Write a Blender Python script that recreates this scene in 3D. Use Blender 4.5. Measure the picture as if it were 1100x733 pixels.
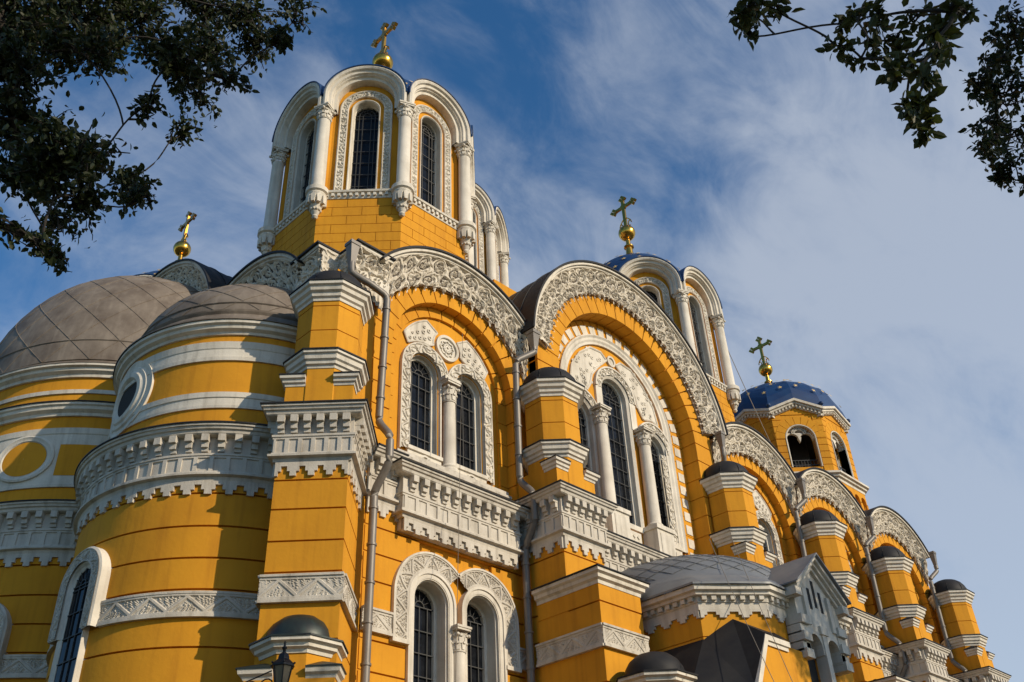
import bpy, bmesh, math, random
import numpy as np
from mathutils import Matrix, Vector
PI = math.pi
for o in list(bpy.data.objects): bpy.data.objects.remove(o)
scene = bpy.context.scene
COL = scene.collection

# ------------------------------------------------------------------ camera
CAM_Z = 1.7
F_PX, PITCH, ROLL, HEAD = 1051.8, math.radians(34.643), math.radians(-2.731), math.radians(46.51)
fw = Vector((math.sin(HEAD)*math.cos(PITCH), math.cos(HEAD)*math.cos(PITCH), math.sin(PITCH)))
rt0 = Vector((math.cos(HEAD), -math.sin(HEAD), 0)); up0 = rt0.cross(fw)
rt = math.cos(ROLL)*rt0 + math.sin(ROLL)*up0
up = -math.sin(ROLL)*rt0 + math.cos(ROLL)*up0
cam = bpy.data.cameras.new('camera'); camo = bpy.data.objects.new('camera', cam); COL.objects.link(camo)
M = Matrix.Identity(4)
for i in range(3): M[i][0], M[i][1], M[i][2] = rt[i], up[i], -fw[i]
M[0][3], M[1][3], M[2][3] = 0, 0, CAM_Z
camo.matrix_world = M
cam.sensor_fit = 'HORIZONTAL'; cam.sensor_width = 36; cam.lens = F_PX*36/1100
cam.clip_start = 0.1; cam.clip_end = 6000
scene.camera = camo

# ------------------------------------------------------------------ sky, sun, exposure
SUN_H = Vector((0.22, -0.975)).normalized(); SUN_EL = math.radians(27)
world = bpy.data.worlds.new('World'); scene.world = world; world.use_nodes = True
nt = world.node_tree; nt.nodes.clear()
def N(t, **k):
    n = nt.nodes.new(t)
    for a, b in k.items(): setattr(n, a, b)
    return n
sky = N('ShaderNodeTexSky'); sky.sky_type = 'NISHITA'; sky.sun_disc = False
sky.sun_elevation = SUN_EL; sky.sun_rotation = math.atan2(SUN_H.x, SUN_H.y)
sky.air_density = 1.0; sky.dust_density = 0.3; sky.ozone_density = 2.5
tc = N('ShaderNodeTexCoord')
mp = N('ShaderNodeMapping'); mp.inputs['Rotation'].default_value = (0.2, -0.35, math.radians(62)); mp.inputs['Scale'].default_value = (1.15, 1.9, 1.6); mp.inputs['Location'].default_value = (0.35, 0.15, 0)
nt.links.new(tc.outputs['Generated'], mp.inputs['Vector'])
n1 = N('ShaderNodeTexNoise'); n1.inputs['Scale'].default_value = 1.3; n1.inputs['Detail'].default_value = 10; n1.inputs['Roughness'].default_value = 0.55; n1.inputs['Distortion'].default_value = 0.7
mp2 = N('ShaderNodeMapping'); mp2.inputs['Rotation'].default_value = (0.3, -0.35, math.radians(50)); mp2.inputs['Scale'].default_value = (0.9, 1.7, 1.4); nt.links.new(tc.outputs['Generated'], mp2.inputs['Vector'])
n2 = N('ShaderNodeTexNoise'); n2.inputs['Scale'].default_value = 6.5; n2.inputs['Detail'].default_value = 12; n2.inputs['Roughness'].default_value = 0.62; n2.inputs['Distortion'].default_value = 0.6
nt.links.new(mp.outputs[0], n1.inputs['Vector']); nt.links.new(mp2.outputs[0], n2.inputs['Vector'])
# a bank of thin cloud low in the west, towards the right of the picture
dot = N('ShaderNodeVectorMath', operation='DOT_PRODUCT'); nt.links.new(tc.outputs['Generated'], dot.inputs[0]); dot.inputs[1].default_value = (0.86, 0.15, -0.48)
bank = N('ShaderNodeMapRange'); nt.links.new(dot.outputs['Value'], bank.inputs['Value'])
bank.inputs['From Min'].default_value = -0.25; bank.inputs['From Max'].default_value = 0.50; bank.inputs['To Min'].default_value = -0.08; bank.inputs['To Max'].default_value = 0.21
ma = N('ShaderNodeMath', operation='MULTIPLY_ADD'); nt.links.new(n2.outputs['Fac'], ma.inputs[0]); ma.inputs[1].default_value = 0.50; nt.links.new(n1.outputs['Fac'], ma.inputs[2])
ad = N('ShaderNodeMath', operation='ADD'); nt.links.new(ma.outputs[0], ad.inputs[0]); nt.links.new(bank.outputs[0], ad.inputs[1])
rmp = N('ShaderNodeMapRange', interpolation_type='SMOOTHSTEP'); nt.links.new(ad.outputs[0], rmp.inputs['Value'])
rmp.inputs['From Min'].default_value = 0.62; rmp.inputs['From Max'].default_value = 1.06; rmp.inputs['To Min'].default_value = 0.0; rmp.inputs['To Max'].default_value = 0.64
mix = N('ShaderNodeMix', data_type='RGBA'); nt.links.new(rmp.outputs[0], mix.inputs['Factor'])
hs = N('ShaderNodeHueSaturation'); hs.inputs['Saturation'].default_value = 1.27; nt.links.new(sky.outputs[0], hs.inputs['Color']); nt.links.new(hs.outputs[0], mix.inputs['A']); mix.inputs['B'].default_value = (4.35, 4.7, 5.25, 1)
bg = N('ShaderNodeBackground'); bg.inputs['Strength'].default_value = 0.138
nt.links.new(mix.outputs['Result'], bg.inputs['Color'])
wo = N('ShaderNodeOutputWorld'); nt.links.new(bg.outputs[0], wo.inputs['Surface'])
sl = bpy.data.lights.new('sun', 'SUN'); sl.energy = 4.1; sl.angle = math.radians(0.5); sl.color = (1.0, 0.86, 0.66)
so = bpy.data.objects.new('sun', sl); COL.objects.link(so)
sd = Vector((SUN_H.x*math.cos(SUN_EL), SUN_H.y*math.cos(SUN_EL), math.sin(SUN_EL)))
so.rotation_euler = sd.to_track_quat('Z', 'Y').to_euler(); so.location = (20, -60, 60)
scene.view_settings.view_transform = 'Standard'; scene.view_settings.look = 'None'
scene.view_settings.exposure = 0.0; scene.view_settings.gamma = 1; scene.view_settings.use_curve_mapping = False

# ------------------------------------------------------------------ materials
def mat(name, col, rough=0.8, metal=0.0, var=0.0, varscale=0.6, col2=None, bump=0.0, bumpscale=20, streak=0.0, spec=None, trans=None):
    m = bpy.data.materials.new(name); m.use_nodes = True; t = m.node_tree
    b = t.nodes['Principled BSDF']; b.inputs['Roughness'].default_value = rough; b.inputs['Metallic'].default_value = metal
    b.inputs['Base Color'].default_value = (*col, 1)
    if spec is not None: b.inputs['Specular IOR Level'].default_value = spec
    tcn = t.nodes.new('ShaderNodeTexCoord'); src = tcn.outputs['Object']
    if var or col2:
        c2 = col2 or tuple(c*(1-var) for c in col)
        nz = t.nodes.new('ShaderNodeTexNoise'); nz.inputs['Scale'].default_value = varscale; nz.inputs['Detail'].default_value = 8; nz.inputs['Roughness'].default_value = 0.65
        t.links.new(src, nz.inputs['Vector'])
        mr = t.nodes.new('ShaderNodeMapRange'); mr.inputs['From Min'].default_value = 0.35; mr.inputs['From Max'].default_value = 0.68
        t.links.new(nz.outputs['Fac'], mr.inputs['Value']); fac = mr.outputs[0]
        if streak:
            mpn = t.nodes.new('ShaderNodeMapping'); mpn.inputs['Scale'].default_value = (3.5, 3.5, 0.22); t.links.new(src, mpn.inputs['Vector'])
            ns = t.nodes.new('ShaderNodeTexNoise'); ns.inputs['Scale'].default_value = 1.4; ns.inputs['Detail'].default_value = 7; t.links.new(mpn.outputs[0], ns.inputs['Vector'])
            m2 = t.nodes.new('ShaderNodeMapRange'); m2.inputs['From Min'].default_value = 0.5; m2.inputs['From Max'].default_value = 0.75; m2.inputs['To Max'].default_value = streak
            t.links.new(ns.outputs['Fac'], m2.inputs['Value'])
            mx = t.nodes.new('ShaderNodeMath'); mx.operation = 'MULTIPLY_ADD'; mx.use_clamp = True; mx.inputs[1].default_value = 0.6
            t.links.new(fac, mx.inputs[0]); t.links.new(m2.outputs[0], mx.inputs[2]); fac = mx.outputs[0]
        mi = t.nodes.new('ShaderNodeMix'); mi.data_type = 'RGBA'; mi.inputs['A'].default_value = (*col, 1); mi.inputs['B'].default_value = (*c2, 1)
        t.links.new(fac, mi.inputs['Factor']); t.links.new(mi.outputs['Result'], b.inputs['Base Color'])
    if bump:
        nb = t.nodes.new('ShaderNodeTexNoise'); nb.inputs['Scale'].default_value = bumpscale; nb.inputs['Detail'].default_value = 6
        t.links.new(src, nb.inputs['Vector'])
        bp = t.nodes.new('ShaderNodeBump'); bp.inputs['Strength'].default_value = bump; bp.inputs['Distance'].default_value = 0.02
        t.links.new(nb.outputs['Fac'], bp.inputs['Height']); t.links.new(bp.outputs[0], b.inputs['Normal'])
    return m
YEL = mat('ochre_stucco', (0.66, 0.297, 0.017), 0.85, col2=(0.49, 0.205, 0.013), varscale=0.42, bump=0.3, bumpscale=8, streak=0.6, spec=0.25)
WHT = mat('white_stucco', (0.70, 0.645, 0.545), 0.85, col2=(0.44, 0.395, 0.32), varscale=1.1, bump=0.3, bumpscale=24, streak=0.7, spec=0.25)
TRIM = mat('weathered_white_stucco', (0.60, 0.55, 0.465), 0.88, col2=(0.37, 0.33, 0.27), varscale=1.3, bump=0.35, bumpscale=26, streak=0.8, spec=0.2)
CARV = mat('weathered_carving', (0.69, 0.62, 0.505), 0.9, col2=(0.48, 0.42, 0.33), varscale=2.2, bump=0.35, bumpscale=30, streak=0.6, spec=0.2)
PIT_SHADE = mat('carving_pit_shade', (0.050, 0.038, 0.027), 0.95, col2=(0.10, 0.08, 0.06), varscale=3.0)  # dark colour painted into the carving's pits, standing for shade in pierced holes
ROOF = mat('dark_sheet_metal', (0.015, 0.015, 0.017), 0.6, metal=0.0, col2=(0.032, 0.030, 0.028), varscale=1.2, bump=0.1, bumpscale=3, spec=0.2)
GREYROOF = mat('grey_sheet_metal', (0.16, 0.168, 0.175), 0.5, metal=0.2, col2=(0.23, 0.235, 0.235), varscale=0.9, bump=0.12, bumpscale=2.5)
LEAD = mat('brown_weathered_sheet', (0.125, 0.095, 0.070), 0.75, metal=0.05, col2=(0.30, 0.25, 0.195), varscale=1.0, bump=0.25, bumpscale=5, streak=0.3)
COPPER = mat('dark_copper', (0.022, 0.022, 0.020), 0.45, metal=0.3, col2=(0.03, 0.05, 0.04), varscale=2.0, bump=0.15, bumpscale=6, streak=0.6)
BLUE = mat('blue_dome_paint', (0.007, 0.028, 0.095), 0.4, col2=(0.010, 0.045, 0.13), varscale=1.5, bump=0.1, bumpscale=4)
STARGOLD = mat('star_paint', (0.62, 0.44, 0.16), 0.5, metal=0.0, var=0.15, varscale=3)
GOLD = mat('gilding', (0.72, 0.40, 0.07), 0.24, metal=1.0, var=0.25, varscale=5)
GLASS = mat('dark_window_glass', (0.007, 0.008, 0.010), 0.08, col2=(0.015, 0.017, 0.021), varscale=4.0, spec=0.14, bump=0.12, bumpscale=2.2)
IRON = mat('grey_iron_bars', (0.045, 0.045, 0.043), 0.6, metal=0.3)
BLACK = mat('black_iron', (0.012, 0.012, 0.013), 0.45, metal=0.4)
PIPE = mat('galvanised_pipe', (0.20, 0.18, 0.155), 0.5, metal=0.25, col2=(0.13, 0.115, 0.10), varscale=2.0, streak=0.4)
DARKIN = mat('dark_interior', (0.02, 0.018, 0.016), 0.9)
LAMPGL = mat('lamp_glass', (0.10, 0.085, 0.06), 0.15)
CABLE = mat('cable', (0.16, 0.14, 0.11), 0.6)
BARK = mat('bark', (0.032, 0.026, 0.02), 0.9, col2=(0.03, 0.024, 0.018), varscale=6, bump=0.6, bumpscale=14)
GRASS = mat('lawn', (0.028, 0.045, 0.014), 0.9, col2=(0.04, 0.036, 0.018), varscale=0.4, bump=0.4, bumpscale=18)
PAVE = mat('paving', (0.055, 0.053, 0.05), 0.85, col2=(0.04, 0.038, 0.036), varscale=1.5, bump=0.3, bumpscale=14)
def leafmat(name, c1, c2):
    m = mat(name, c1, 0.55, col2=c2, varscale=4.0, spec=0.3); t = m.node_tree
    out = t.nodes['Material Output']; b = t.nodes['Principled BSDF']
    tr = t.nodes.new('ShaderNodeBsdfTranslucent'); tr.inputs['Color'].default_value = (c1[0]*1.6, c1[1]*1.7, c1[2], 1)
    ms = t.nodes.new('ShaderNodeMixShader'); ms.inputs[0].default_value = 0.22
    t.links.new(b.outputs[0], ms.inputs[1]); t.links.new(tr.outputs[0], ms.inputs[2]); t.links.new(ms.outputs[0], out.inputs['Surface'])
    return m
LEAF = leafmat('leaf_dark_green', (0.022, 0.032, 0.010), (0.036, 0.045, 0.014))
LEAF2 = leafmat('leaf_olive_green', (0.034, 0.044, 0.012), (0.07, 0.068, 0.02))

# ------------------------------------------------------------------ mesh builder
class Fr:      # a vertical plane: U runs to the right seen from outside, W points outwards
    def __init__(s, o, n):
        n = Vector((n[0], n[1])).normalized(); s.o = Vector((o[0], o[1])); s.W = n; s.U = Vector((-n.y, n.x))
    def p(s, u, w, z): return (s.o.x+s.U.x*u+s.W.x*w, s.o.y+s.U.y*u+s.W.y*w, z)
    def pn(s, u, w, z): return np.stack([s.o.x+s.U.x*u+s.W.x*w, s.o.y+s.U.y*u+s.W.y*w, z+0*u], -1)
    def shift(s, du): return Fr((s.o.x+s.U.x*du, s.o.y+s.U.y*du), s.W)
class MB:
    def __init__(s): s.v = []; s.f = []; s.m = []; s.mi = 0
    def add(s, vs, fs):
        b = len(s.v); s.v += vs; s.f += [tuple(b+i for i in f) for f in fs]; s.m += [s.mi]*len(fs)
    def hexa(s, P): s.add(P, [(0,1,2,3),(7,6,5,4),(0,4,5,1),(1,5,6,2),(2,6,7,3),(3,7,4,0)])
    def box(s, fr, u0, u1, w0, w1, z0, z1):
        q = [(u0,z0),(u1,z0),(u1,z1),(u0,z1)]
        s.hexa([fr.p(u,w0,z) for u,z in q]+[fr.p(u,w1,z) for u,z in q])
    def prism(s, fr, poly, w0, w1):
        n = len(poly)
        s.add([fr.p(u,w0,z) for u,z in poly]+[fr.p(u,w1,z) for u,z in poly],
              [tuple(range(n)), tuple(range(2*n-1,n-1,-1))]+[(i,(i+1)%n,n+(i+1)%n,n+i) for i in range(n)])
    def arc(s, fr, cu, cz, r0, r1, a0, a1, w0, w1, n=24, clamp=None):
        def pt(r, a):
            u = r*math.cos(a)
            if clamp and abs(u) > clamp: r = clamp/abs(math.cos(a)); u = r*math.cos(a)
            return u, r*math.sin(a)
        vs = []; fs = []
        for i in range(n+1):
            a = a0+(a1-a0)*i/n
            for r, w in ((r0,w0),(r1,w0),(r1,w1),(r0,w1)):
                u, z = pt(r, a); vs.append(fr.p(cu+u, w, cz+z))
        for i in range(n):
            for k in range(4): fs.append((4*i+k, 4*i+(k+1)%4, 4*i+4+(k+1)%4, 4*i+4+k))
        fs += [(0,1,2,3), (4*n+3,4*n+2,4*n+1,4*n)]
        s.add(vs, fs)
    def arch_profile(s, fr, cu, cz, prof, zb, a0=0, a1=PI, n=28):
        # prof: list of (r,w), swept over the arch and down both jambs to zb
        path = []
        if zb is not None: path.append(('j', 1))
        path += [('a', a0+(a1-a0)*i/n) for i in range(n+1)]
        if zb is not None: path.append(('j', -1))
        vs = []; fs = []; k = len(prof)
        for ty, a in path:
            for r, w in prof:
                vs.append(fr.p(cu+a*r, w, zb) if ty == 'j' else fr.p(cu+r*math.cos(a), w, cz+r*math.sin(a)))
        for i in range(len(path)-1):
            for j in range(k-1): fs.append((i*k+j, i*k+j+1, (i+1)*k+j+1, (i+1)*k+j))
        s.add(vs, fs)
    def arch_solid(s, fr, cu, cz, r, zb, w0, w1, n=20):
        s.prism(fr, [(cu+r, zb)]+[(cu+r*math.cos(PI*i/n), cz+r*math.sin(PI*i/n)) for i in range(n+1)]+[(cu-r, zb)], w0, w1)
    def arch_panel(s, fr, u0, u1, z0, z1, cu, r, zs, zc, w0, w1, n=18):
        s.box(fr, u0, cu-r, w0, w1, z0, z1); s.box(fr, cu+r, u1, w0, w1, z0, z1)
        if zs > z0: s.box(fr, cu-r, cu+r, w0, w1, z0, zs)
        for i in range(n):
            a, b = PI*i/n, PI*(i+1)/n
            s.prism(fr, [(cu+r*math.cos(a), zc+r*math.sin(a)), (cu+r*math.cos(a), z1), (cu+r*math.cos(b), z1), (cu+r*math.cos(b), zc+r*math.sin(b))], w0, w1)
    def sweep(s, path, prof, closed=False):
        # path in plan (outside on the right-hand side of travel is +off); prof (off, z)
        P = [Vector(p) for p in path]; n = len(P); k = len(prof); vs = []; fs = []
        for i in range(n):
            def nrm(a, b):
                d = (P[b]-P[a]).normalized(); return Vector((d.y, -d.x))
            if closed: na, nb = nrm((i-1)%n, i), nrm(i, (i+1)%n)
            else:
                na = nrm(i-1, i) if i > 0 else nrm(0, 1); nb = nrm(i, i+1) if i < n-1 else na
            m = na+nb; m = m/(m.dot(na))
            for off, z in prof: vs.append((P[i].x+m.x*off, P[i].y+m.y*off, z))
        for i in range(n if closed else n-1):
            j = (i+1) % n
            for q in range(k-1): fs.append((i*k+q, j*k+q, j*k+q+1, i*k+q+1))
        if not closed: fs += [tuple(range(k)), tuple(range((n-1)*k+k-1, (n-1)*k-1, -1))]
        s.add(vs, fs)
    def lathe(s, c, prof, n=48, a0=0, a1=2*PI):
        full = abs(a1-a0-2*PI) < 1e-6; m = n if full else n+1; k = len(prof); vs = []; fs = []
        for i in range(m):
            a = a0+(a1-a0)*i/n
            for r, z in prof: vs.append((c[0]+r*math.cos(a), c[1]+r*math.sin(a), z))
        for i in range(n):
            j = (i+1) % m
            for q in range(k-1): fs.append((i*k+q, j*k+q, j*k+q+1, i*k+q+1))
        s.add(vs, fs)
    def tube(s, pts, r, n=8, r1=None):
        P = [Vector(p) for p in pts]; vs = []; fs = []; m = len(P)
        for i in range(m):
            d = (P[min(i+1,m-1)]-P[max(i-1,0)]).normalized()
            x = d.cross(Vector((0,0,1)) if abs(d.z) < 0.95 else Vector((1,0,0))).normalized(); y = d.cross(x)
            rr = r if r1 is None else r+(r1-r)*i/(m-1)
            vs += [tuple(P[i]+x*rr*math.cos(2*PI*k/n)+y*rr*math.sin(2*PI*k/n)) for k in range(n)]
        for i in range(m-1):
            for k in range(n): fs.append((i*n+k, i*n+(k+1)%n, (i+1)*n+(k+1)%n, (i+1)*n+k))
        fs += [tuple(range(n-1,-1,-1)), tuple(range((m-1)*n, m*n))]
        s.add(vs, fs)
    def ball(s, c, r, n=14, sz=1.0):
        s.lathe(c, [(max(1e-4, r*math.sin(PI*i/n)), c[2]-r*sz*math.cos(PI*i/n)) for i in range(n+1)], n+4)
    def grid(s, P):    # P: array (n,m,3)
        n, m = P.shape[:2]; s.add([tuple(x) for x in P.reshape(-1,3).tolist()], [(i*m+j, (i+1)*m+j, (i+1)*m+j+1, i*m+j+1) for i in range(n-1) for j in range(m-1)])
    def build(s, name, mats, parent, smooth=False, recalc=True):
        me = bpy.data.meshes.new(name); me.from_pydata(s.v, [], s.f); me.update()
        if not isinstance(mats, (list, tuple)): mats = [mats]
        for m in mats: me.materials.append(m)
        if len(mats) > 1: me.polygons.foreach_set('material_index', s.m)
        if recalc:
            bm = bmesh.new(); bm.from_mesh(me); bmesh.ops.recalc_face_normals(bm, faces=bm.faces); bm.to_mesh(me); bm.free()
        if smooth:
            me.polygons.foreach_set('use_smooth', [True]*len(me.polygons))
            if hasattr(me, 'set_sharp_from_angle'): me.set_sharp_from_angle(angle=math.radians(38))
        o = bpy.data.objects.new(name, me); COL.objects.link(o)
        if parent: o.parent = parent
        return o
def empty(name, loc=(0,0,0)):
    o = bpy.data.objects.new(name, None); o.location = loc; COL.objects.link(o); return o
def copy_tree(o, parent=None):
    c = o.copy(); COL.objects.link(c)
    if parent: c.parent = parent
    for ch in list(o.children): copy_tree(ch, c)
    return c
def sstep(a, b, x):
    t = np.clip((x-a)/(b-a), 0, 1); return t*t*(3-2*t)
def warp(S, T, k=1.0): return S+0.03*np.sin(7.1*T*k+3*S)+0.02*np.sin(17*S+2), T+0.025*np.sin(6.3*S*k+1)+0.015*np.sin(13*T+9*S)

# carved patterns: height over a strip, s along, t across (0 top .. W bottom)
def H_scroll(W, P=0.66):
    # two rows of leafy scrolls joined by a wavy stem, small deep holes between
    def f(S, T):
        s, t = warp(S, T, 0.8); s = s+0.03*np.sin(11*T+5*S); t = t+0.03*np.sin(9.3*S+2); h = np.full_like(S, 0.10)
        for row, (tc, R, off) in enumerate(((0.27*W, 0.22*W, 0.0), (0.64*W, 0.20*W, 0.5))):
            c = np.round(s/P-off)+off; dx = (s-c*P); dy = t-tc-0.02*np.sin(c*3.7); r = np.hypot(dx, dy); th = np.arctan2(dy, dx); sg = np.where(np.mod(np.round(c-off), 2) == 0, 1, -1)
            sp = 0.5+0.5*np.cos(2*PI*r/0.175-sg*th+row*2+c)
            inside = sstep(R*1.12, R*0.95, r); lobes = 0.62+0.38*np.cos(5*th+c+sg*9*r)
            h = np.where(inside > 0.5, sp*lobes, h)
            rim = sstep(0.05, 0.03, np.abs(r-R*1.08)); h = np.maximum(h, rim*(0.62+0.33*np.sin(4*th+c*1.7)))
            # leaves in the gaps between scrolls
            c2 = np.floor(s/P-off)+0.5+off; ex = s-c2*P; ey = t-tc; lf = sstep(0.10, 0.06, np.abs(ex)*1.6+np.abs(np.abs(ey)-0.13*W)*0.9); h = np.maximum(h, 0.8*lf)
            hole = sstep(0.055, 0.035, np.hypot(np.abs(ex)-0.10, ey*0.9)); h = h*(1-hole)
        h = np.maximum(h, sstep(0.05, 0.03, t)); q = np.mod(s, 0.185)/0.185
        bead = sstep(0.42, 0.30, np.abs(q-0.5))*((t > 0.83*W) & (t < 0.90*W)); h = np.where((t > 0.82*W) & (t < 0.91*W), np.maximum(0.05, bead), h)
        h = np.where(t > 0.91*W, 0.55+0.35*sstep(0.3, 0.1, np.abs(q-0.5)), h)
        return np.clip(h, 0, 1)
    return f
def H_vine(W):
    def f(S, T):
        s, t = warp(S, T); c = W/2; st = np.abs(t-c-0.28*W*np.sin(2*PI*s/(1.5*W)))
        h = sstep(0.16*W, 0.07*W, st); q = np.mod(s, 0.75*W)-0.375*W
        r = np.hypot(q, (t-c)+0.2*W*np.sign(np.sin(2*PI*s/(1.5*W)))); h = np.maximum(h, sstep(0.2*W, 0.12*W, np.abs(r-0.06*W)))
        h = h*((t > 0.1*W) & (t < 0.9*W)); h = np.maximum(h, 0.9*((t < 0.07*W) | (t > 0.93*W)))
        return h
    return f
def H_tri(W, P=0.92):
    def f(S, T):
        q = np.mod(S, P)/P; tri = np.abs(q-0.5)*2; y = np.clip((T-0.14*W)/(0.72*W), 0, 1)
        rib = np.abs(y-tri); h = sstep(0.17, 0.10, rib)*0.9
        inner = sstep(0.2, 0.4, np.abs(y-tri)); fol = 0.5+0.5*np.sin(2*PI*S/0.105+5*np.sin(T*17))*np.sin(2*PI*T/0.12+3*np.sin(S*9))
        h = np.maximum(h, 0.75*sstep(0.45, 0.75, fol)*inner)
        inside = sstep(0.10*W, 0.15*W, T)*sstep(0.90*W, 0.85*W, T)
        return np.where(inside > 0.5, h, 1.0)
    return f
def relief(name, fmap, L, W, ds, H, m, parent, depth, edge=None, cut=None, pit=None):
    """real carved surface; cells below `pit` take a dark colour painted in as the shade of deep holes, cells in `cut` are pierced away"""
    n, k = max(4, int(L/ds)), max(4, int(W/ds)); S, T = np.meshgrid(np.linspace(0, L, n), np.linspace(0, W, k), indexing='ij')
    h0 = H(S, T); h = h0*depth
    if edge is not None: h = edge(S, T, h)
    P = fmap(S, T, h); idx = np.arange(n*k).reshape(n, k)
    F = np.stack([idx[:-1, :-1], idx[1:, :-1], idx[1:, 1:], idx[:-1, 1:]], -1)
    keep = np.ones(F.shape[:2], bool)
    if cut is not None: keep = ~cut((S[:-1, :-1]+S[1:, 1:])/2, (T[:-1, :-1]+T[1:, 1:])/2)
    me = bpy.data.meshes.new(name); me.from_pydata(P.reshape(-1, 3).tolist(), [], F[keep].tolist()); me.materials.append(m)
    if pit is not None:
        hm = (h0[:-1, :-1]+h0[1:, 1:]+h0[1:, :-1]+h0[:-1, 1:])/4; me.materials.append(PIT_SHADE); me.polygons.foreach_set('material_index', (hm[keep] < pit).astype(int))
    me.update(); o = bpy.data.objects.new(name, me); COL.objects.link(o); o.parent = parent
    return o

# ------------------------------------------------------------------ shared ornaments
CORN = [(-0.05, 0.0), (0.44, 0.0), (0.44, -0.09), (0.40, -0.10), (0.38, -0.17), (0.33, -0.19), (0.31, -0.27), (0.27, -0.30), (0.10, -0.31), (0.10, -0.79), (0.15, -0.80), (0.15, -0.86),
        (0.125, -0.87), (0.125, -0.92), (0.09, -0.93), (0.09, -1.30), (0.125, -1.31), (0.14, -1.36), (0.20, -1.38), (0.20, -1.44), (0.09, -1.47), (0.07, -1.56), (-0.05, -1.56)]
def flashing(mb, path, zt, off=0.44, closed=False):      # dark sheet metal laid over a ledge
    mb.mi = 1; mb.sweep(path, [(-0.06, zt+0.035), (off+0.035, zt+0.012), (off+0.035, zt-0.028), (off+0.004, zt-0.028), (off+0.004, zt+0.003), (-0.06, zt+0.003)], closed); mb.mi = 0
def corn_edge(mb, fr, L, zt, e0=0.0, e1=0.0):
    # consoles, panels and stepped teeth along one straight edge (u from -L/2 to L/2)
    n = max(1, round((L+e0+e1-0.1)/0.40)); a = -L/2-e0*0.3
    tot = L+(e0+e1)*0.3
    for i in range(n):
        u = a+tot*(i+0.5)/n
        mb.box(fr, u-0.095, u+0.095, 0.08, 0.33, zt-0.50, zt-0.30); mb.box(fr, u-0.085, u+0.085, 0.08, 0.24, zt-0.66, zt-0.49); mb.box(fr, u-0.085, u+0.085, 0.08, 0.17, zt-0.76, zt-0.65)
    for i in range(n+1):
        u = a+tot*i/n; mb.box(fr, max(u-0.055, -L/2-0.09), min(u+0.055, L/2+0.09), 0.05, 0.128, zt-1.31, zt-0.91)
    k = max(1, round(L/0.52)); p = L/k
    for i in range(k):
        c = -L/2+p*(i+0.5)
        for lo, hi, d in ((-0.5,-0.33,0.40),(-0.33,-0.17,0.27),(-0.17,0.17,0.13),(0.17,0.33,0.27),(0.33,0.5,0.40)):
            mb.box(fr, c+p*lo, c+p*hi, -0.05, 0.068+0.0001*abs(lo), zt-1.55-d, zt-1.54)
def edges_of(path, closed=False):
    P = [Vector(p) for p in path]; out = []
    for i in range(len(P)-(0 if closed else 1)):
        a, b = P[i], P[(i+1) % len(P)]; d = (b-a); out.append((Fr((a+b)/2, (d.y, -d.x)), d.length))
    return out
def cornice(path, zt, name, parent, corners=True):
    mb = MB(); mb.sweep(path, [(o, zt+z) for o, z in CORN])
    E = edges_of(path)
    for i, (fr, L) in enumerate(E): corn_edge(mb, fr, L, zt, 0.3 if i > 0 and corners else 0, 0.3 if i < len(E)-1 and corners else 0)
    flashing(mb, path, zt)
    return mb.build(name, [TRIM, ROOF], parent)
def circle(c, r, a0, a1, n): return [(c[0]+r*math.cos(math.radians(a0+(a1-a0)*i/n)), c[1]+r*math.sin(math.radians(a0+(a1-a0)*i/n))) for i in range(n+1)]
def cornice_round(c, r, a0, a1, zt, name, parent):
    mb = MB(); mb.sweep(circle(c, r, a0, a1, 90), [(o, zt+z) for o, z in CORN])
    n = int(math.radians(a1-a0)*(r+0.1)/0.42)
    for i in range(n):
        a = math.radians(a0+(a1-a0)*(i+0.5)/n); fr = Fr((c[0]+r*math.cos(a), c[1]+r*math.sin(a)), (math.cos(a), math.sin(a)))
        u = 0; mb.box(fr, u-0.095, u+0.095, 0.08, 0.33, zt-0.50, zt-0.30); mb.box(fr, u-0.085, u+0.085, 0.08, 0.24, zt-0.66, zt-0.49); mb.box(fr, u-0.085, u+0.085, 0.08, 0.17, zt-0.76, zt-0.65)
        a += math.radians((a1-a0)/n/2); fr = Fr((c[0]+r*math.cos(a), c[1]+r*math.sin(a)), (math.cos(a), math.sin(a)))
        mb.box(fr, -0.055, 0.055, 0.05, 0.128, zt-1.31, zt-0.91)
    n = int(math.radians(a1-a0)*r/0.52)
    for i in range(n):
        for lo, hi, d in ((-0.5,-0.33,0.40),(-0.33,-0.17,0.27),(-0.17,0.17,0.13),(0.17,0.33,0.27),(0.33,0.5,0.40)):
            a = math.radians(a0+(a1-a0)*(i+0.5+(lo+hi)/2)/n); w = (hi-lo)*0.52*1.02
            fr = Fr((c[0]+r*math.cos(a), c[1]+r*math.sin(a)), (math.cos(a), math.sin(a))); mb.box(fr, -w/2, w/2, -0.05, 0.068, zt-1.55-d, zt-1.54)
    flashing(mb, circle(c, r, a0, a1, 90), zt)
    return mb.build(name, [TRIM, ROOF], parent)
def band(fr, u0, u1, z0, z1, parent, w=0.07):
    mb = MB(); mb.box(fr, u0, u1, -0.1, w-0.012, z0, z1); mb.box(fr, u0, u1, 0, w+0.05, z1, z1+0.06); mb.box(fr, u0, u1, 0, w+0.05, z0-0.07, z0)
    P = H_tri(z1-z0); n, k = int((u1-u0)/0.02)+4, 34; S, T = np.meshgrid(np.linspace(0, u1-u0, n), np.linspace(0, z1-z0, k), indexing='ij')
    mb.grid(fr.pn(u0+S, w-0.02+P(S, T)*0.035, z1-T)); return mb.build('ornament_band', TRIM, parent, recalc=False)
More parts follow.
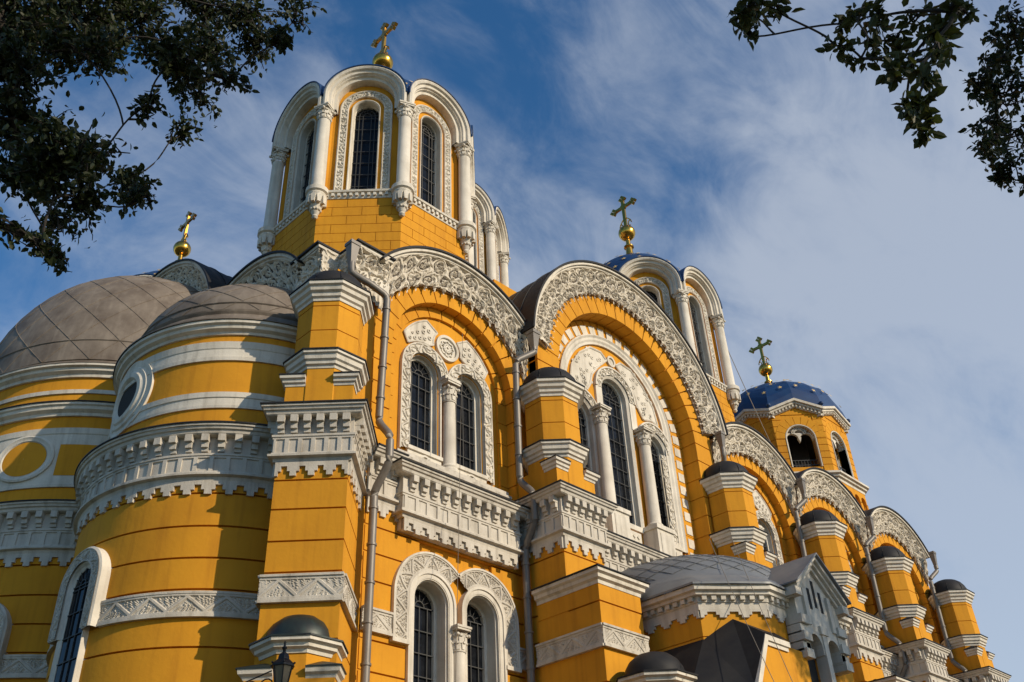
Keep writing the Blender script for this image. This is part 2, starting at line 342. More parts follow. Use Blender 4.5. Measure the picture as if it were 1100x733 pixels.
def lattice(mb, fr, cu, zc, r, zb, w, cols=4, rowh=0.62, t=0.013):
    for i in range(1, cols):
        u = cu-r+2*r*i/cols; mb.box(fr, u-t, u+t, w-t, w+t, zb, zc)
    z = zb+rowh
    while z < zc-0.1: mb.box(fr, cu-r, cu+r, w-t, w+t*1.3, z-t, z+t); z += rowh
    mb.box(fr, cu-r, cu+r, w-t, w+t*1.3, zc-t, zc+t)
    for i in range(1, 6):
        a = PI*i/6; q = [(0.28*r*math.cos(a), 0.28*r*math.sin(a)), (r*math.cos(a), r*math.sin(a))]
        mb.tube([fr.p(cu+q[0][0], w, zc+q[0][1]), fr.p(cu+q[1][0], w, zc+q[1][1])], t, 5)
    mb.arc(fr, cu, zc, 0.27*r, 0.27*r+2*t, 0, PI, w-t, w+t, 10)
def capital(mb, c, z, r, h):
    # leafy capital: bell with two rows of curling leaves and an abacus
    mb.lathe(c, [(r*1.1, z), (r*1.16, z+0.05*h), (r*1.0, z+0.1*h), (r*1.02, z+0.4*h), (r*1.25, z+0.78*h), (r*1.35, z+0.82*h)], 16)
    for row, (zz, rr, n, hh) in enumerate(((0.1, 1.03, 8, 0.36), (0.38, 1.08, 8, 0.42))):
        for i in range(n):
            a = 2*PI*(i+0.5*row)/n; fr = Fr((c[0]+r*rr*math.cos(a), c[1]+r*rr*math.sin(a)), (math.cos(a), math.sin(a)))
            mb.prism(fr, [(-0.26*r, z+zz*h), (0.26*r, z+zz*h), (0.34*r, z+(zz+hh*0.7)*h), (0, z+(zz+hh)*h), (-0.34*r, z+(zz+hh*0.7)*h)], -0.1*r, 0.12*r)
            mb.box(fr, -0.2*r, 0.2*r, 0.05*r, 0.32*r, z+(zz+hh*0.72)*h, z+(zz+hh*0.95)*h)
    k = 1.5*r
    for a in (45, 135, 225, 315):
        q = math.radians(a); mb.ball((c[0]+k*math.cos(q), c[1]+k*math.sin(q), z+0.76*h), 0.27*r, 6)
def abacus(mb, fr, u, w, r, z0, z1):
    mb.box(fr, u-1.3*r, u+1.3*r, w-1.3*r, w+1.3*r, z0, (z0+z1)/2); mb.box(fr, u-1.42*r, u+1.42*r, w-1.42*r, w+1.42*r, (z0+z1)/2, z1)
def column(parent, fr, u, w, r, zb, zcap, ztop, name='column'):
    c = fr.p(u, w, 0)[:2]; mb = MB(); h = ztop-zcap
    mb.lathe(c, [(0.01, zb), (r*1.35, zb), (r*1.35, zb+0.10), (r*1.2, zb+0.14), (r*1.3, zb+0.20), (r*1.08, zb+0.26), (r*1.04, zb+0.3), (r*0.94, zcap)], 20)
    capital(mb, c, zcap, r*0.94, h*0.85); abacus(mb, fr, u, w, r*0.94, ztop-0.17*h, ztop)
    return mb.build(name, WHT, parent, smooth=True)

# carved archivolt of a gable: relief between an outer and an inner arc
def carved_arch(fr, parent, Ro, zo, xo, Ri, zi, xi, wtop, wbot, ear=None):
    W = (zo+Ro)-(zi+Ri); a0, b0 = math.acos(xo/Ro), math.acos(xi/Ri); L = (PI-2*a0)*Ro*0.93
    def fm(S, T, h):
        q = S/L; ta = PI-a0-(PI-2*a0)*q; tb = PI-b0-(PI-2*b0)*q; k = T/W
        u = (1-k)*Ro*np.cos(ta)+k*Ri*np.cos(tb); z = (1-k)*(zo+Ro*np.sin(ta))+k*(zi+Ri*np.sin(tb))
        w = wbot+(wtop-wbot)*(1-k)**1.3
        return fr.pn(u, w+h-0.08, z)
    P = 0.37
    def cut(S, T):      # lace edge: scallops with a drop between them
        q = np.abs(np.mod(S, P)/P-0.5)*2
        return T > W*(0.88-0.07*np.sqrt(np.clip(1-(q*1.15)**2, 0, 1))+0.11*sstep(0.70, 1.0, q))
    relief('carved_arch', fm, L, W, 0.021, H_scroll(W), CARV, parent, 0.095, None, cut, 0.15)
    mb = MB()      # mouldings above the carving and backing
    nb = 48; q0 = []
    for i in range(nb+1):
        ta = PI-a0-(PI-2*a0)*i/nb; tb = PI-b0-(PI-2*b0)*i/nb; q0.append((Ro*math.cos(ta), zo+Ro*math.sin(ta), Ri*math.cos(tb), zi+Ri*math.sin(tb)))
    for a, b in zip(q0[:-1], q0[1:]):
        k = 0.80; A = ((1-k)*a[0]+k*a[2], (1-k)*a[1]+k*a[3]); B = ((1-k)*b[0]+k*b[2], (1-k)*b[1]+k*b[3])
        vs = [fr.p(A[0], -0.1, A[1]), fr.p(B[0], -0.1, B[1]), fr.p(b[0], -0.1, b[1]), fr.p(a[0], -0.1, a[1]), fr.p(A[0], wbot-0.11, A[1]), fr.p(B[0], wbot-0.11, B[1]), fr.p(b[0], wtop-0.10, b[1]), fr.p(a[0], wtop-0.10, a[1])]
        mb.hexa(vs)
    mb.arc(fr, 0, zo, Ro-0.02, Ro+0.06, a0*0.96, PI-a0*0.96, -0.1, wtop+0.03, 56, None)
    mb.arc(fr, 0, zo, Ro+0.06, Ro+0.16, a0*0.95, PI-a0*0.95, -0.1, wtop+0.12, 56, None)
    mb.build('arch_moulding', WHT, parent)
    mb = MB(); mb.arc(fr, 0, zo, Ro+0.16, Ro+0.235, a0*0.93, PI-a0*0.93, -7.0, wtop+0.18, 56, None)
    k = 0
    while k < 7:   # standing seams of the sheet roof
        mb.arc(fr, 0, zo, Ro+0.235, Ro+0.265, a0*0.95, PI-a0*0.95, -0.3-k, -0.26-k, 40, None); k += 0.85
    mb.build('arch_roof', ROOF, parent)

def bay_wall(parent, fr, hw, left_ear=False, right_ear=False, lower=True, hidden_left=0):
    root = MB(); fw_ = -0.45; R = 2.65; zc = 19.15
    # yellow masonry in courses
    zs = [15.2+0.79*i for i in range(6)]
    for a, b in zip(zs[:-1], zs[1:]):
        b = min(b, zc); 
        for u0, u1 in ((-hw, -R), (R, hw)): root.box(fr, u0, u1, fw_, 0, a+0.024, b-0.024)
    for u0, u1 in ((-hw, -R-0.035), (R+0.035, hw)): root.box(fr, u0, u1, fw_, -0.11, 15.1, zc)
    nv = 15
    for i in range(nv):
        g = 0.0075; root.arc(fr, 0, zc, R, 4.35, PI*i/nv+g, PI*(i+1)/nv-g, fw_, 0, 5, hw)
    root.arc(fr, 0, zc, R+0.035, 4.3, 0, PI, fw_, -0.11, 48, hw)
    for s in (-1, 1):      # back wall with two arched windows
        root.arch_panel(fr, *((-2.75, 0) if s < 0 else (0, 2.75)), 15.0, 22.0, s*0.97, 0.60, 16.05, 19.07, -1.0, fw_)
    # second, shallow ring inside the recess
    for i in range(13): root.arc(fr, 0, zc, 2.28, 2.66, PI*i/13+0.008, PI*(i+1)/13-0.008, fw_, fw_+0.10, 4)
    for s in (-1, 1):
        for a, b in zip(zs[:-1], zs[1:]): root.box(fr, min(s*2.28, s*2.66), max(s*2.28, s*2.66), fw_, fw_+0.10, a+0.012, min(b, zc)-0.012)
    # lower zone
    lz = [0, 3, 6, 7.4, 8.2, 9.0, 9.8, 10.6, 11.38, 12.15, 12.92, 13.7]
    def lim(z): 
        if z >= 12.5: return 0
        if z <= 11.25: return 1.68
        return 0.97+math.sqrt(max(0, 1.2-(z-11.25)**2))*0.72
    for a, b in zip(lz[:-1], lz[1:]):
        l = lim(a if a > 11 else b)
        if a < 3: l = 0
        if l == 0: root.box(fr, -hw, hw, -1.0, 0, a+0.024, b-0.024)
        else:
            for u0, u1 in ((-hw, -l), (l, hw)): root.box(fr, u0, u1, -1.0, 0, a+0.024, b-0.024)
    for s in (-1, 1): root.arch_panel(fr, *((-hw, 0) if s < 0 else (0, hw)), 3.0, 15.05, s*0.97, 0.62, 5.0, 11.25, -1.2, -0.11)
    w = root.build('bay_wall', YEL, parent)
    # openings
    def opening(cu, zc_, r, zb, wg, wf, rout, H, tag):
        g = MB(); g.arch_solid(fr, cu, zc_, r+0.03, zb-0.03, wg-0.06, wg); g.build('window_glass', GLASS, w)
        g = MB(); lattice(g, fr, cu, zc_, r-0.02, zb, wg+0.05); g.build('window_lattice', IRON, w)
        g = MB(); g.arch_profile(fr, cu, zc_, [(r-0.10, wg), (r-0.10, wg+0.10), (r-0.014, wg+0.12), (r-0.014, wf-0.06), (r+0.05, wf-0.02), (r+0.05, wf+0.05), (r+0.10, wf+0.06)], zb)
        g.box(fr, cu-r-0.02, cu+r+0.02, wg-0.05, wf+0.04, zb-0.14, zb)
        g.build('window_frame', WHT, w)
    for s in (-1, 1):
        cu = s*0.97
        opening(cu, 19.07, 0.60, 16.1, -0.76, fw_+0.03, 0.97, None, 'u')
        if lower: opening(cu, 11.25, 0.60, 5.0, -0.55, 0.0, 1.0, None, 'l')
    # carved frames, upper pair: around each arch, outer jambs only
    for s in (-1, 1):
        cu = s*0.97; r0, r1 = 0.64, 0.98; W = r1-r0; La = PI*(r0+r1)/2; Lj = 3.1; L = La+Lj
        def fm(S, T, h, cu=cu, s=s, zc_=19.07, wf=fw_+0.09, r1=r1, La=La):
            r = r1-T; a = np.clip(S-0, 0, La)/La*PI; jam = np.clip(S-La, 0, None)
            u = -s*r*np.cos(a); z = zc_+r*np.sin(a)-jam
            return fr.pn(cu+u, wf+h, z)
        relief('carved_frame', fm, L, W, 0.02, H_vine(W), WHT, w, 0.05)
        g = MB(); g.arch_profile(fr, cu, 19.07, [(r1+0.02, fw_), (r1+0.02, fw_+0.13), (r1-0.03, fw_+0.13), (r1-0.03, fw_+0.05)], 19.07)
        e = s*(r1-0.01); g.box(fr, cu+min(e, e+0.04*s), cu+max(e, e+0.04*s), fw_, fw_+0.13, 15.9, 19.07); g.build('window_frame', WHT, w)
    column(w, fr, 0, fw_+0.14, 0.22, 15.62, 18.15, 18.95, 'window_column')
    g = MB(); g.box(fr, -0.33, 0.33, fw_, fw_+0.34, 18.95, 19.08); g.build('impost', WHT, w)
    for s in (-1, 1):     # parapet panels under the windows
        g = MB()
        g.box(fr, s*0.97-0.68, s*0.97+0.68, fw_-0.3, fw_+0.10, 15.3, 16.06); g.box(fr, s*0.97-0.7, s*0.97+0.7, fw_-0.3, fw_+0.16, 15.98, 16.1)
        g.arc(fr, s*0.97, 15.68, 0.20, 0.26, 0, 2*PI, fw_, fw_+0.15, 20)
        for k in range(6): g.tube([fr.p(s*0.97, fw_+0.12, 15.68), fr.p(s*0.97+0.22*math.cos(k*PI/3), fw_+0.12, 15.68+0.22*math.sin(k*PI/3))], 0.03, 6)
        g.build('window_parapet', WHT, w)
    # tympanum: medallion and two leaf panels
    g = MB(); zm = 20.38; g.arc(fr, 0, zm, 0.40, 0.50, 0, 2*PI, fw_, fw_+0.10, 32); g.arc(fr, 0, zm, 0.01, 0.40, 0, 2*PI, fw_, fw_+0.03, 32)
    for k in range(8):
        a = k*PI/4; g.arc(fr, 0.22*math.cos(a), zm+0.22*math.sin(a), 0.06, 0.105, 0, 2*PI, fw_, fw_+0.08, 12)
    g.arc(fr, 0, zm, 0.05, 0.11, 0, 2*PI, fw_, fw_+0.08, 14); g.build('medallion', WHT, w)
    for s in (-1, 1):
        D = math.radians
        tri = [(2.16*math.cos(D(q)), 19.15+2.16*math.sin(D(q))) for q in range(30, 66, 5)]+[(0.62*math.cos(D(q)), 20.38+0.62*math.sin(D(q))) for q in (44, 25, 5, -12)]+[(0.97+1.09*math.cos(D(q)), 19.07+1.09*math.sin(D(q))) for q in (98, 85, 72, 60, 48)]
        g = MB(); g.prism(fr, [(s*u, z) for u, z in (tri if s > 0 else tri[::-1])], fw_, fw_+0.05)
        for k in range(len(tri)):
            a, b = tri[k], tri[(k+1) % len(tri)]; g.tube([fr.p(s*a[0], fw_+0.05, a[1]), fr.p(s*b[0], fw_+0.05, b[1])], 0.035, 6)
        for (u, z, q) in ((0.78, 20.45, 0.08), (0.98, 20.33, 0.07), (1.2, 20.27, 0.07), (1.42, 20.18, 0.07), (1.62, 20.1, 0.06), (0.82, 20.72, 0.08), (1.05, 20.58, 0.08), (1.3, 20.46, 0.07), (1.02, 20.8, 0.06), (1.52, 20.34, 0.05)): g.arc(fr, s*u, z, q*0.5, q, 0, 2*PI, fw_, fw_+0.085, 10)
        g.build('spandrel_panel', WHT, w)
    # lower pair: one broad carved surround
    if lower:
        for s in (-1, 1):
            cu = s*0.97; r0, r1 = 0.86, 1.36; W = r1-r0; a_end = PI-math.acos(min(1, 0.97/r1)); La = a_end*(r0+r1)/2; Lj = 1.25; L = La+Lj
            def fm(S, T, h, cu=cu, s=s, r1=r1, La=La, a_end=a_end):
                r = r1-T; a = np.clip(La-np.clip(S-0, 0, La), 0, None)/La*a_end; jam = np.clip(S-La, 0, None)
                return fr.pn(cu+s*np.where(r*np.cos(a)*1 < -0.97, -0.97, r*np.cos(a)), 0.05+h, 11.25+r*np.sin(a)-jam)
            relief('carved_surround', fm, L, W, 0.02, H_tri(W, 0.62), TRIM, w, 0.045)
            g = MB()
            def pr(rr, lo):   # arch mouldings clipped on the axis
                a1 = PI-math.acos(min(1, 0.97/rr)) if rr > 0.97 else PI; return 0, a1
            for rr0, rr1, ww in ((1.34, 1.40, 0.12), (0.78, 0.86, 0.10), (0.70, 0.78, 0.06), (0.62, 0.70, 0.03)):
                _, a1 = pr(rr1, 0)
                if s > 0: g.arc(fr, cu, 11.25, rr0, rr1, 0, a1, -0.5, ww, 28)
                else: g.arc(fr, cu, 11.25, rr0, rr1, PI-a1, PI, -0.5, ww, 28)
                zb = 9.98 if rr0 > 1.3 else 4.9
                for q in ((1,) if rr1 > 0.97 else (1, -1)):
                    x0, x1 = sorted((cu+s*q*rr0, cu+s*q*rr1)); g.box(fr, x0, x1, -0.5, ww+0.002, zb, 11.25)
            x0, x1 = sorted((cu+s*0.84, cu+s*1.42)); g.box(fr, x0, x1, -0.02, 0.14, 9.88, 10.0)
            g.build('window_frame', WHT, w)
        column(w, fr, 0, 0.05, 0.205, 7.2, 10.0, 10.72, 'window_column')
        for u0, u1 in ((-hw, -2.37), (2.37, hw)): band(fr, u0, u1, 10.06, 10.56, w)
    # cornices: middle part set lower and forward
    f2 = Fr(fr.p(0, 0.28, 0)[:2], fr.W); mb = MB(); a, b = 2.25, 2.25
    pth = [fr.p(-a, 0.0, 0)[:2], fr.p(-a, 0.25, 0)[:2], fr.p(b, 0.25, 0)[:2], fr.p(b, 0.0, 0)[:2]]
    mb.sweep(pth, [(o, 14.88+z) for o, z in CORN]); corn_edge(mb, Fr(fr.p(0, 0.25, 0)[:2], fr.W), a+b, 14.88); flashing(mb, pth, 14.88)
    mb.box(fr, -a, b, -0.05, 0.24, 13.0, 14.8)
    for s in (-1, 1):
        u0, u1 = sorted((s*a, s*hw)); pth = [fr.p(u0, 0, 0)[:2], fr.p(u1, 0, 0)[:2]]
        mb.sweep(pth, [(o, 15.2+z) for o, z in CORN]); corn_edge(mb, Fr(fr.p((u0+u1)/2, 0, 0)[:2], fr.W), u1-u0, 15.2); flashing(mb, pth, 15.2)
    mb.box(fr, -2.3, 2.3, fw_, 0.06, 15.15, 15.34); mb.box(fr, -2.3, 2.3, fw_, 0.12, 15.34, 15.42); mb.box(fr, -2.3, 2.3, fw_, -0.02, 15.42, 15.62)
    mb.build('cornice', [TRIM, ROOF], w)
    carved_arch(fr, w, 4.23, 19.2, min(3.28, hw), 3.52, 18.56, min(3.28, hw), 0.38, 0.17)
    for s, on in ((-1, left_ear), (1, right_ear)):
        if not on: continue
        def fm(S, T, h, s=s): return fr.pn((-4.45 if s < 0 else 3.22)+S, 0.33-0.1*T+h-0.06, 21.9-T)
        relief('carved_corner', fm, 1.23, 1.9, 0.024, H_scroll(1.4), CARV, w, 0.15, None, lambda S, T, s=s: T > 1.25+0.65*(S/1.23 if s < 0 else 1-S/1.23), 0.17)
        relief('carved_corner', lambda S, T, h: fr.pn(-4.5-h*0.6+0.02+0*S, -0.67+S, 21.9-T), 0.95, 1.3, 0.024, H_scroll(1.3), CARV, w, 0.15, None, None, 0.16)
        g = MB(); u0, u1 = (-4.5, -3.05) if s < 0 else (3.05, 4.5)
        g.box(fr, u0, u1, -0.5, 0.24, 20.6, 21.91); g.box(fr, u0, u1, -0.5, 0.42, 21.91, 22.02); g.build('corner_attic', WHT, w)
        g = MB(); g.box(fr, u0-0.04, u1+0.04, -0.5, 0.50, 22.02, 22.09); g.build('arch_roof', ROOF, w)
    return w

def transept_wall(parent, fr, hw):
    mb = MB(); fb = -0.8; R = 4.2; zc = 21.2
    zs = [13.0+0.82*i for i in range(11)]
    for a, b in zip(zs[:-1], zs[1:]):
        b = min(b, zc)
        for u0, u1 in ((-hw, -R), (R, hw)): mb.box(fr, u0, u1, fb, 0, a+0.024, b-0.024)
    for u0, u1 in ((-hw, -R-0.035), (R+0.035, hw)): mb.box(fr, u0, u1, fb, -0.11, 10, zc)
    nv = 23
    for i in range(nv): mb.arc(fr, 0, zc, R, 5.6, PI*i/nv+0.0052, PI*(i+1)/nv-0.0052, fb, 0, 5, hw)
    mb.arc(fr, 0, zc, R+0.035, 5.55, 0, PI, fb, -0.11, 60, hw)
    # inner ring of blocks on the recess wall
    for i in range(27): mb.arc(fr, 0, 21.15, 3.5, R+0.02, PI*i/27+0.006, PI*(i+1)/27-0.006, fb, fb+0.10, 4)
    for s in (-1, 1):
        for a, b in zip(zs[:-1], zs[1:]):
            u0, u1 = sorted((s*3.5, s*(R+0.02))); mb.box(fr, u0, u1, fb, fb+0.10, a+0.012, min(b, 21.15)-0.012)
    wins = ((-2.28, 0.71, 20.5), (0, 0.78, 22.15), (2.28, 0.71, 20.5))
    for (u0, u1), (cu, r, zz) in zip(((-4.3, -1.2), (-1.2, 1.2), (1.2, 4.3)), wins):
        mb.arch_panel(fr, u0, u1, 14.0, 25.6, cu, r, 16.6, zz, fb-0.7, fb)
    mb.box(fr, -hw, hw, -1.2, 0.0, 0, 13.0)
    w = mb.build('bay_wall', YEL, parent)
    # white raised blocks
    n = 21
    for i in range(n):
        mb = MB(); a = PI*(i+0.5)/n*1.0; mb.arc(fr, 0, 21.15, 3.60, 4.0, a-0.05, a+0.05, fb+0.05, fb+0.13, 2); mb.build('raised_block', WHT, w)
    for s in (-1, 1):
        z = 20.85
        while z > 15.6: mb = MB(); mb.box(fr, s*3.80-0.19, s*3.80+0.19, fb+0.05, fb+0.13, z-0.19, z+0.19); mb.build('raised_block', WHT, w); z -= 0.58
    # big enclosing arch
    mb = MB(); mb.arch_profile(fr, 0, 21.35, [(3.42, fb), (3.42, fb+0.16), (3.36, fb+0.2), (3.28, fb+0.14), (3.18, fb+0.14), (3.10, fb+0.09), (3.0, fb+0.09), (3.0, fb)], 16.3, n=56); mb.build('enclosing_arch', WHT, w)
    for s in (-1, 1):
        W = 0.34
        def fm(S, T, h, s=s): return fr.pn(s*(2.62+0.0)+(T)*s, fb+0.06+h, 20.4-S)
        relief('carved_frame', fm, 4.0, W, 0.02, H_vine(W), WHT, w, 0.05)
    # three windows
    for cu, r, zz in wins:
        g = MB(); g.arch_solid(fr, cu, zz, r+0.03, 16.5, fb-0.36, fb-0.30); g.build('window_glass', GLASS, w)
        g = MB(); lattice(g, fr, cu, zz, r-0.03, 16.6, fb-0.25, 4, 0.6); g.build('window_lattice', IRON, w)
        g = MB(); g.arch_profile(fr, cu, zz, [(r-0.09, fb-0.3), (r-0.09, fb-0.20), (r-0.015, fb-0.18), (r-0.015, fb), (r+0.05, fb+0.05), (r+0.10, fb+0.08), (r+0.10, fb)], 16.5); g.box(fr, cu-r, cu+r, fb-0.55, fb+0.1, 16.4, 16.6); g.build('window_frame', WHT, w)
        W = 0.31; r1 = r+0.41; a_max = PI if cu == 0 else PI
        L = PI*(r1-0.18)
        def fm(S, T, h, cu=cu, zz=zz, r1=r1, L=L):
            a = S/L*PI; rr = r1-T; return fr.pn(cu-rr*np.cos(a), fb+0.07+h, zz+rr*np.sin(a))
        relief('carved_frame', fm, L, W, 0.02, H_vine(W), WHT, w, 0.06)
        g = MB(); g.arch_profile(fr, cu, zz, [(r1+0.06, fb), (r1+0.06, fb+0.15), (r1-0.01, fb+0.15), (r1-0.01, fb+0.05)], None)
        if cu == 0:
            for s in (-1, 1): u0, u1 = sorted((s*(r+0.08), s*(r1+0.04))); g.box(fr, u0, u1, fb, fb+0.10, 20.9, zz)
        g.build('window_frame', WHT, w)
    for s in (-1, 1):
        column(w, fr, s*1.32, fb+0.24, 0.25, 16.6, 20.2, 20.95, 'window_column')
        g = MB(); g.box(fr, s*1.32-0.5, s*1.32+0.5, fb, fb+0.68, 15.15, 16.45); g.box(fr, s*1.32-0.56, s*1.32+0.56, fb, fb+0.74, 16.45, 16.62); g.box(fr, s*1.32-0.56, s*1.32+0.56, fb, fb+0.74, 15.0, 15.22)
        g.box(fr, s*1.32-0.33, s*1.32+0.33, fb, fb+0.70, 15.4, 16.3)
        g.build('column_pedestal', WHT, w)
        # tympanum panels: leaf-shaped, yellow frame showing round them
        g = MB(); P = [(0.30, 23.72), (0.62, 23.98), (1.3, 23.92), (2.0, 23.35), (2.55, 22.55), (2.72, 21.75), (2.3, 21.85), (1.75, 21.72), (1.5, 22.1), (1.35, 22.6), (0.95, 23.1)]
        g.prism(fr, [(s*u, z) for u, z in (P[::-1] if s > 0 else P)], fb, fb+0.05)
        for k in range(len(P)):
            a, b = P[k], P[(k+1) % len(P)]; g.tube([fr.p(s*a[0], fb+0.05, a[1]), fr.p(s*b[0], fb+0.05, b[1])], 0.05, 6)
        rnd = random.Random(3)
        for k in range(46):
            u = rnd.uniform(0.7, 2.5); z = rnd.uniform(21.9, 23.9); 
            if (u*u+(z-21.35)**2) < 2.85**2 and (u*u+(z-22.2)**2) > 1.36**2 and ((u-2.28)**2+(z-20.55)**2) > 1.3**2: g.arc(fr, s*u, z, 0.04, 0.085, 0, 2*PI, fb, fb+0.075, 8)
        g.build('spandrel_panel', WHT, w)
        g = MB(); u0, u1 = sorted((s*1.9, s*3.1)); g.box(fr, u0, u1, fb, fb+0.10, 15.2, 16.3); g.box(fr, u0, u1, fb, fb+0.16, 16.3, 16.42)
        for k in range(3):
            for q in range(3): g.box(fr, s*2.2+s*0.28*k-0.1, s*2.2+s*0.28*k+0.1, fb, fb+0.14, 15.35+0.3*q, 15.56+0.3*q)
        g.build('window_parapet', WHT, w)
    g = MB(); g.arc(fr, 0, 23.78, 0.17, 0.26, 0, 2*PI, fb, fb+0.09, 18); g.arc(fr, 0, 23.78, 0.01, 0.17, 0, 2*PI, fb, fb+0.04, 18)
    g.build('medallion', WHT, w); g = MB(); g.box(fr, -0.55, 0.55, fb, fb+0.12, 15.2, 16.3)
    for k in range(4):
        for q in range(4): g.prism(fr, [(-0.45+0.24*k, 15.45+0.22*q), (-0.35+0.24*k, 15.36+0.22*q), (-0.25+0.24*k, 15.45+0.22*q), (-0.35+0.24*k, 15.54+0.22*q)], fb, fb+0.16)
    g.build('window_parapet', WHT, w)
    mb = MB(); pth = [fr.p(-hw, 0.0, 0)[:2], fr.p(hw, 0.0, 0)[:2]]; mb.sweep(pth, [(o, 15.1+z) for o, z in CORN]); corn_edge(mb, fr, 2*hw, 15.1); mb.box(fr, -4.2, 4.2, fb-0.2, 0.05, 14.6, 15.09); flashing(mb, pth, 15.1); mb.build('cornice', [TRIM, ROOF], w)
    carved_arch(fr, w, 5.86, 21.45, 5.83, 4.62, 21.35, 4.6, 0.38, 0.17)
    return w

def buttress(parent, corner):
    """local frame: front face at y=0 looking towards -y"""
    h = 0.93; fr = Fr((0, 0), (0, -1)); U = [(-h, 2.6), (-h, 0), (h, 0), (h, 2.6)]
    mb = MB()
    lev = [0, 1.5, 3, 4.5, 6.0, 7.3, 8.2, 9.05, 10.0, 10.7, 11.5, 12.35, 13.15]; prof = []
    for z in lev[1:]: prof += [(0, z-0.024), (-0.10, z-0.022), (-0.10, z+0.022), (0, z+0.024)]
    mb.sweep(U, [(-0.3, 0), (0, 0)]+prof+[(0, 15.2), (-0.3, 15.2)])
    hb = 0.915; B = [(-hb, 2.2), (-hb, 0.08), (hb, 0.08), (hb, 2.2)]
    mb.sweep(B, [(-0.4, 15.1), (0, 15.1), (0, 16.2), (-0.4, 16.25)])
    ap = 0.89; cy = 0.05+ap; rv = ap/math.cos(PI/8)
    O = [(rv*math.cos(PI/8+k*PI/4), cy+rv*math.sin(PI/8+k*PI/4)) for k in range(8)]
    pr = [(0, 15.1)]
    for z in (16.95, 17.85, 18.7): pr += [(0, z-0.016), (-0.035, z-0.014), (-0.035, z+0.014), (0, z+0.016)]
    mb.sweep(O, pr+[(0, 19.3)], closed=True)
    root = mb.build('buttress', YEL, parent)
    cornice(U, 15.2, 'cornice', root)
    mb = MB()
    mb.sweep(O, [(-0.1, 16.55), (0.02, 16.55), (0.03, 16.63), (0.09, 16.66), (0.10, 16.75), (0.16, 16.79), (0.18, 16.92), (0.24, 16.95), (0.24, 17.03), (-0.05, 17.06)], closed=True); flashing(mb, O, 17.06, 0.24, True); mb.build('turret_cornice', [WHT, ROOF], root)
    mb = MB()
    mb.sweep(O, [(-0.1, 18.86), (0.03, 18.86), (0.04, 18.95), (0.10, 18.99), (0.11, 19.1), (0.19, 19.15), (0.21, 19.27), (0.28, 19.31), (0.28, 19.42), (-0.05, 19.47)], closed=True); mb.build('turret_cornice', WHT, root)
    mb = MB(); O2 = O; mb.sweep(O2, [(0.31, 19.42), (0.31, 19.46), (-0.02, 19.58)], closed=True); mb.lathe((0, cy), [(1.0, 19.5), (1.0, 19.58), (0.98, 19.72), (0.92, 19.90), (0.80, 20.08), (0.62, 20.22), (0.38, 20.32), (0.001, 20.36)], 24)
    for k in range(8):
        a = k*PI/4+PI/8; mb.tube([(1.0*math.cos(t)*math.cos(a), cy+1.0*math.cos(t)*math.sin(a), 19.58+0.79*math.sin(t)) for t in [PI/2*i/8 for i in range(8)]], 0.016, 5)
    mb.build('turret_dome', ROOF, root, smooth=True)
    for s in (-1, 1):   # little gabled shoulders beside the turret
        p = [(0.38, 0.08), (hb, 0.08), (hb, 0.60)] if s > 0 else [(-hb, 0.60), (-hb, 0.08), (-0.38, 0.08)]
        mb = MB(); mb.sweep(p, [(-0.1, 16.0), (0.02, 16.0), (0.03, 16.07), (0.08, 16.1), (0.09, 16.18), (0.15, 16.21), (0.16, 16.3), (-0.1, 16.3)]); mb.build('shoulder_cornice', WHT, root)
        mb = MB(); q = [(0.38, -0.10), (hb+0.18, -0.10), (hb+0.18, 0.62), (0.38, 0.62)]
        mb.v = []; mb.add([(s*x, y, 16.3) for x, y in q]+[(s*x, y, 16.335) for x, y in q]+[(s*0.50, 0.42, 16.62)], [(0,1,2,3),(0,1,5,4),(1,2,6,5),(2,3,7,6),(3,0,4,7),(4,5,8),(5,6,8),(6,7,8),(7,4,8)]); mb.build('shoulder_roof', ROOF, root)
    if corner:
        for f2, L in edges_of(U): band(f2, -L/2-(0.07 if L < 2 else 0), L/2+0.07, 10.0, 10.56, root)
        yb = -0.5; zb = 8.25; hh = 1.0; ov = -0.55
    else:
        # deeper lower stage
        V = [(-0.95, 1.2), (-0.95, -1.2), (0.95, -1.2), (0.95, 1.2)]
        mb = MB(); prof = []
        for z in (1.5, 3, 4.5, 6, 7.3, 8.2, 9.05, 11.3): prof += [(0, z-0.024), (-0.10, z-0.022), (-0.10, z+0.022), (0, z+0.024)]
        mb.sweep(V, [(-0.3, 0), (0, 0)]+prof+[(0, 11.95), (-0.3, 11.95)]); mb.build('buttress_foot', YEL, root)
        mb = MB(); mb.sweep(V, [(-0.1, 11.8), (0.02, 11.8), (0.03, 11.9), (0.12, 11.95), (0.13, 12.05), (0.22, 12.1), (0.22, 12.2), (-0.2, 12.2)]); mb.build('foot_cornice', WHT, root)
        mb = MB(); mb.sweep(V, [(0.26, 12.2), (0.26, 12.24), (-1.1, 12.55), (-1.1, 12.2)]); mb.build('foot_roof', ROOF, root)
        for f2, L in edges_of(V): band(f2, -L/2-0.07, L/2+0.07, 10.05, 10.56, root)
        yb = -2.95; zb = 8.3; hh = 0.95; ov = -1.75
    # low engaged turret at the foot
    cy2 = yb+0.85; ap2 = 0.80; rv = ap2/math.cos(PI/8)
    mb = MB(); bx = [(-hh, yb+3), (-hh, yb), (hh, yb), (hh, yb+3)]; mb.sweep(bx, [(-0.2, 0), (0, 0), (0, zb), (-0.6, zb)])
    O = [(rv*math.cos(PI/8+k*PI/4), cy2+rv*math.sin(PI/8+k*PI/4)) for k in range(8)]; mb.sweep(O, [(0, zb-0.3), (0, zb+0.45)], closed=True); mb.build('turret_base', YEL, root)
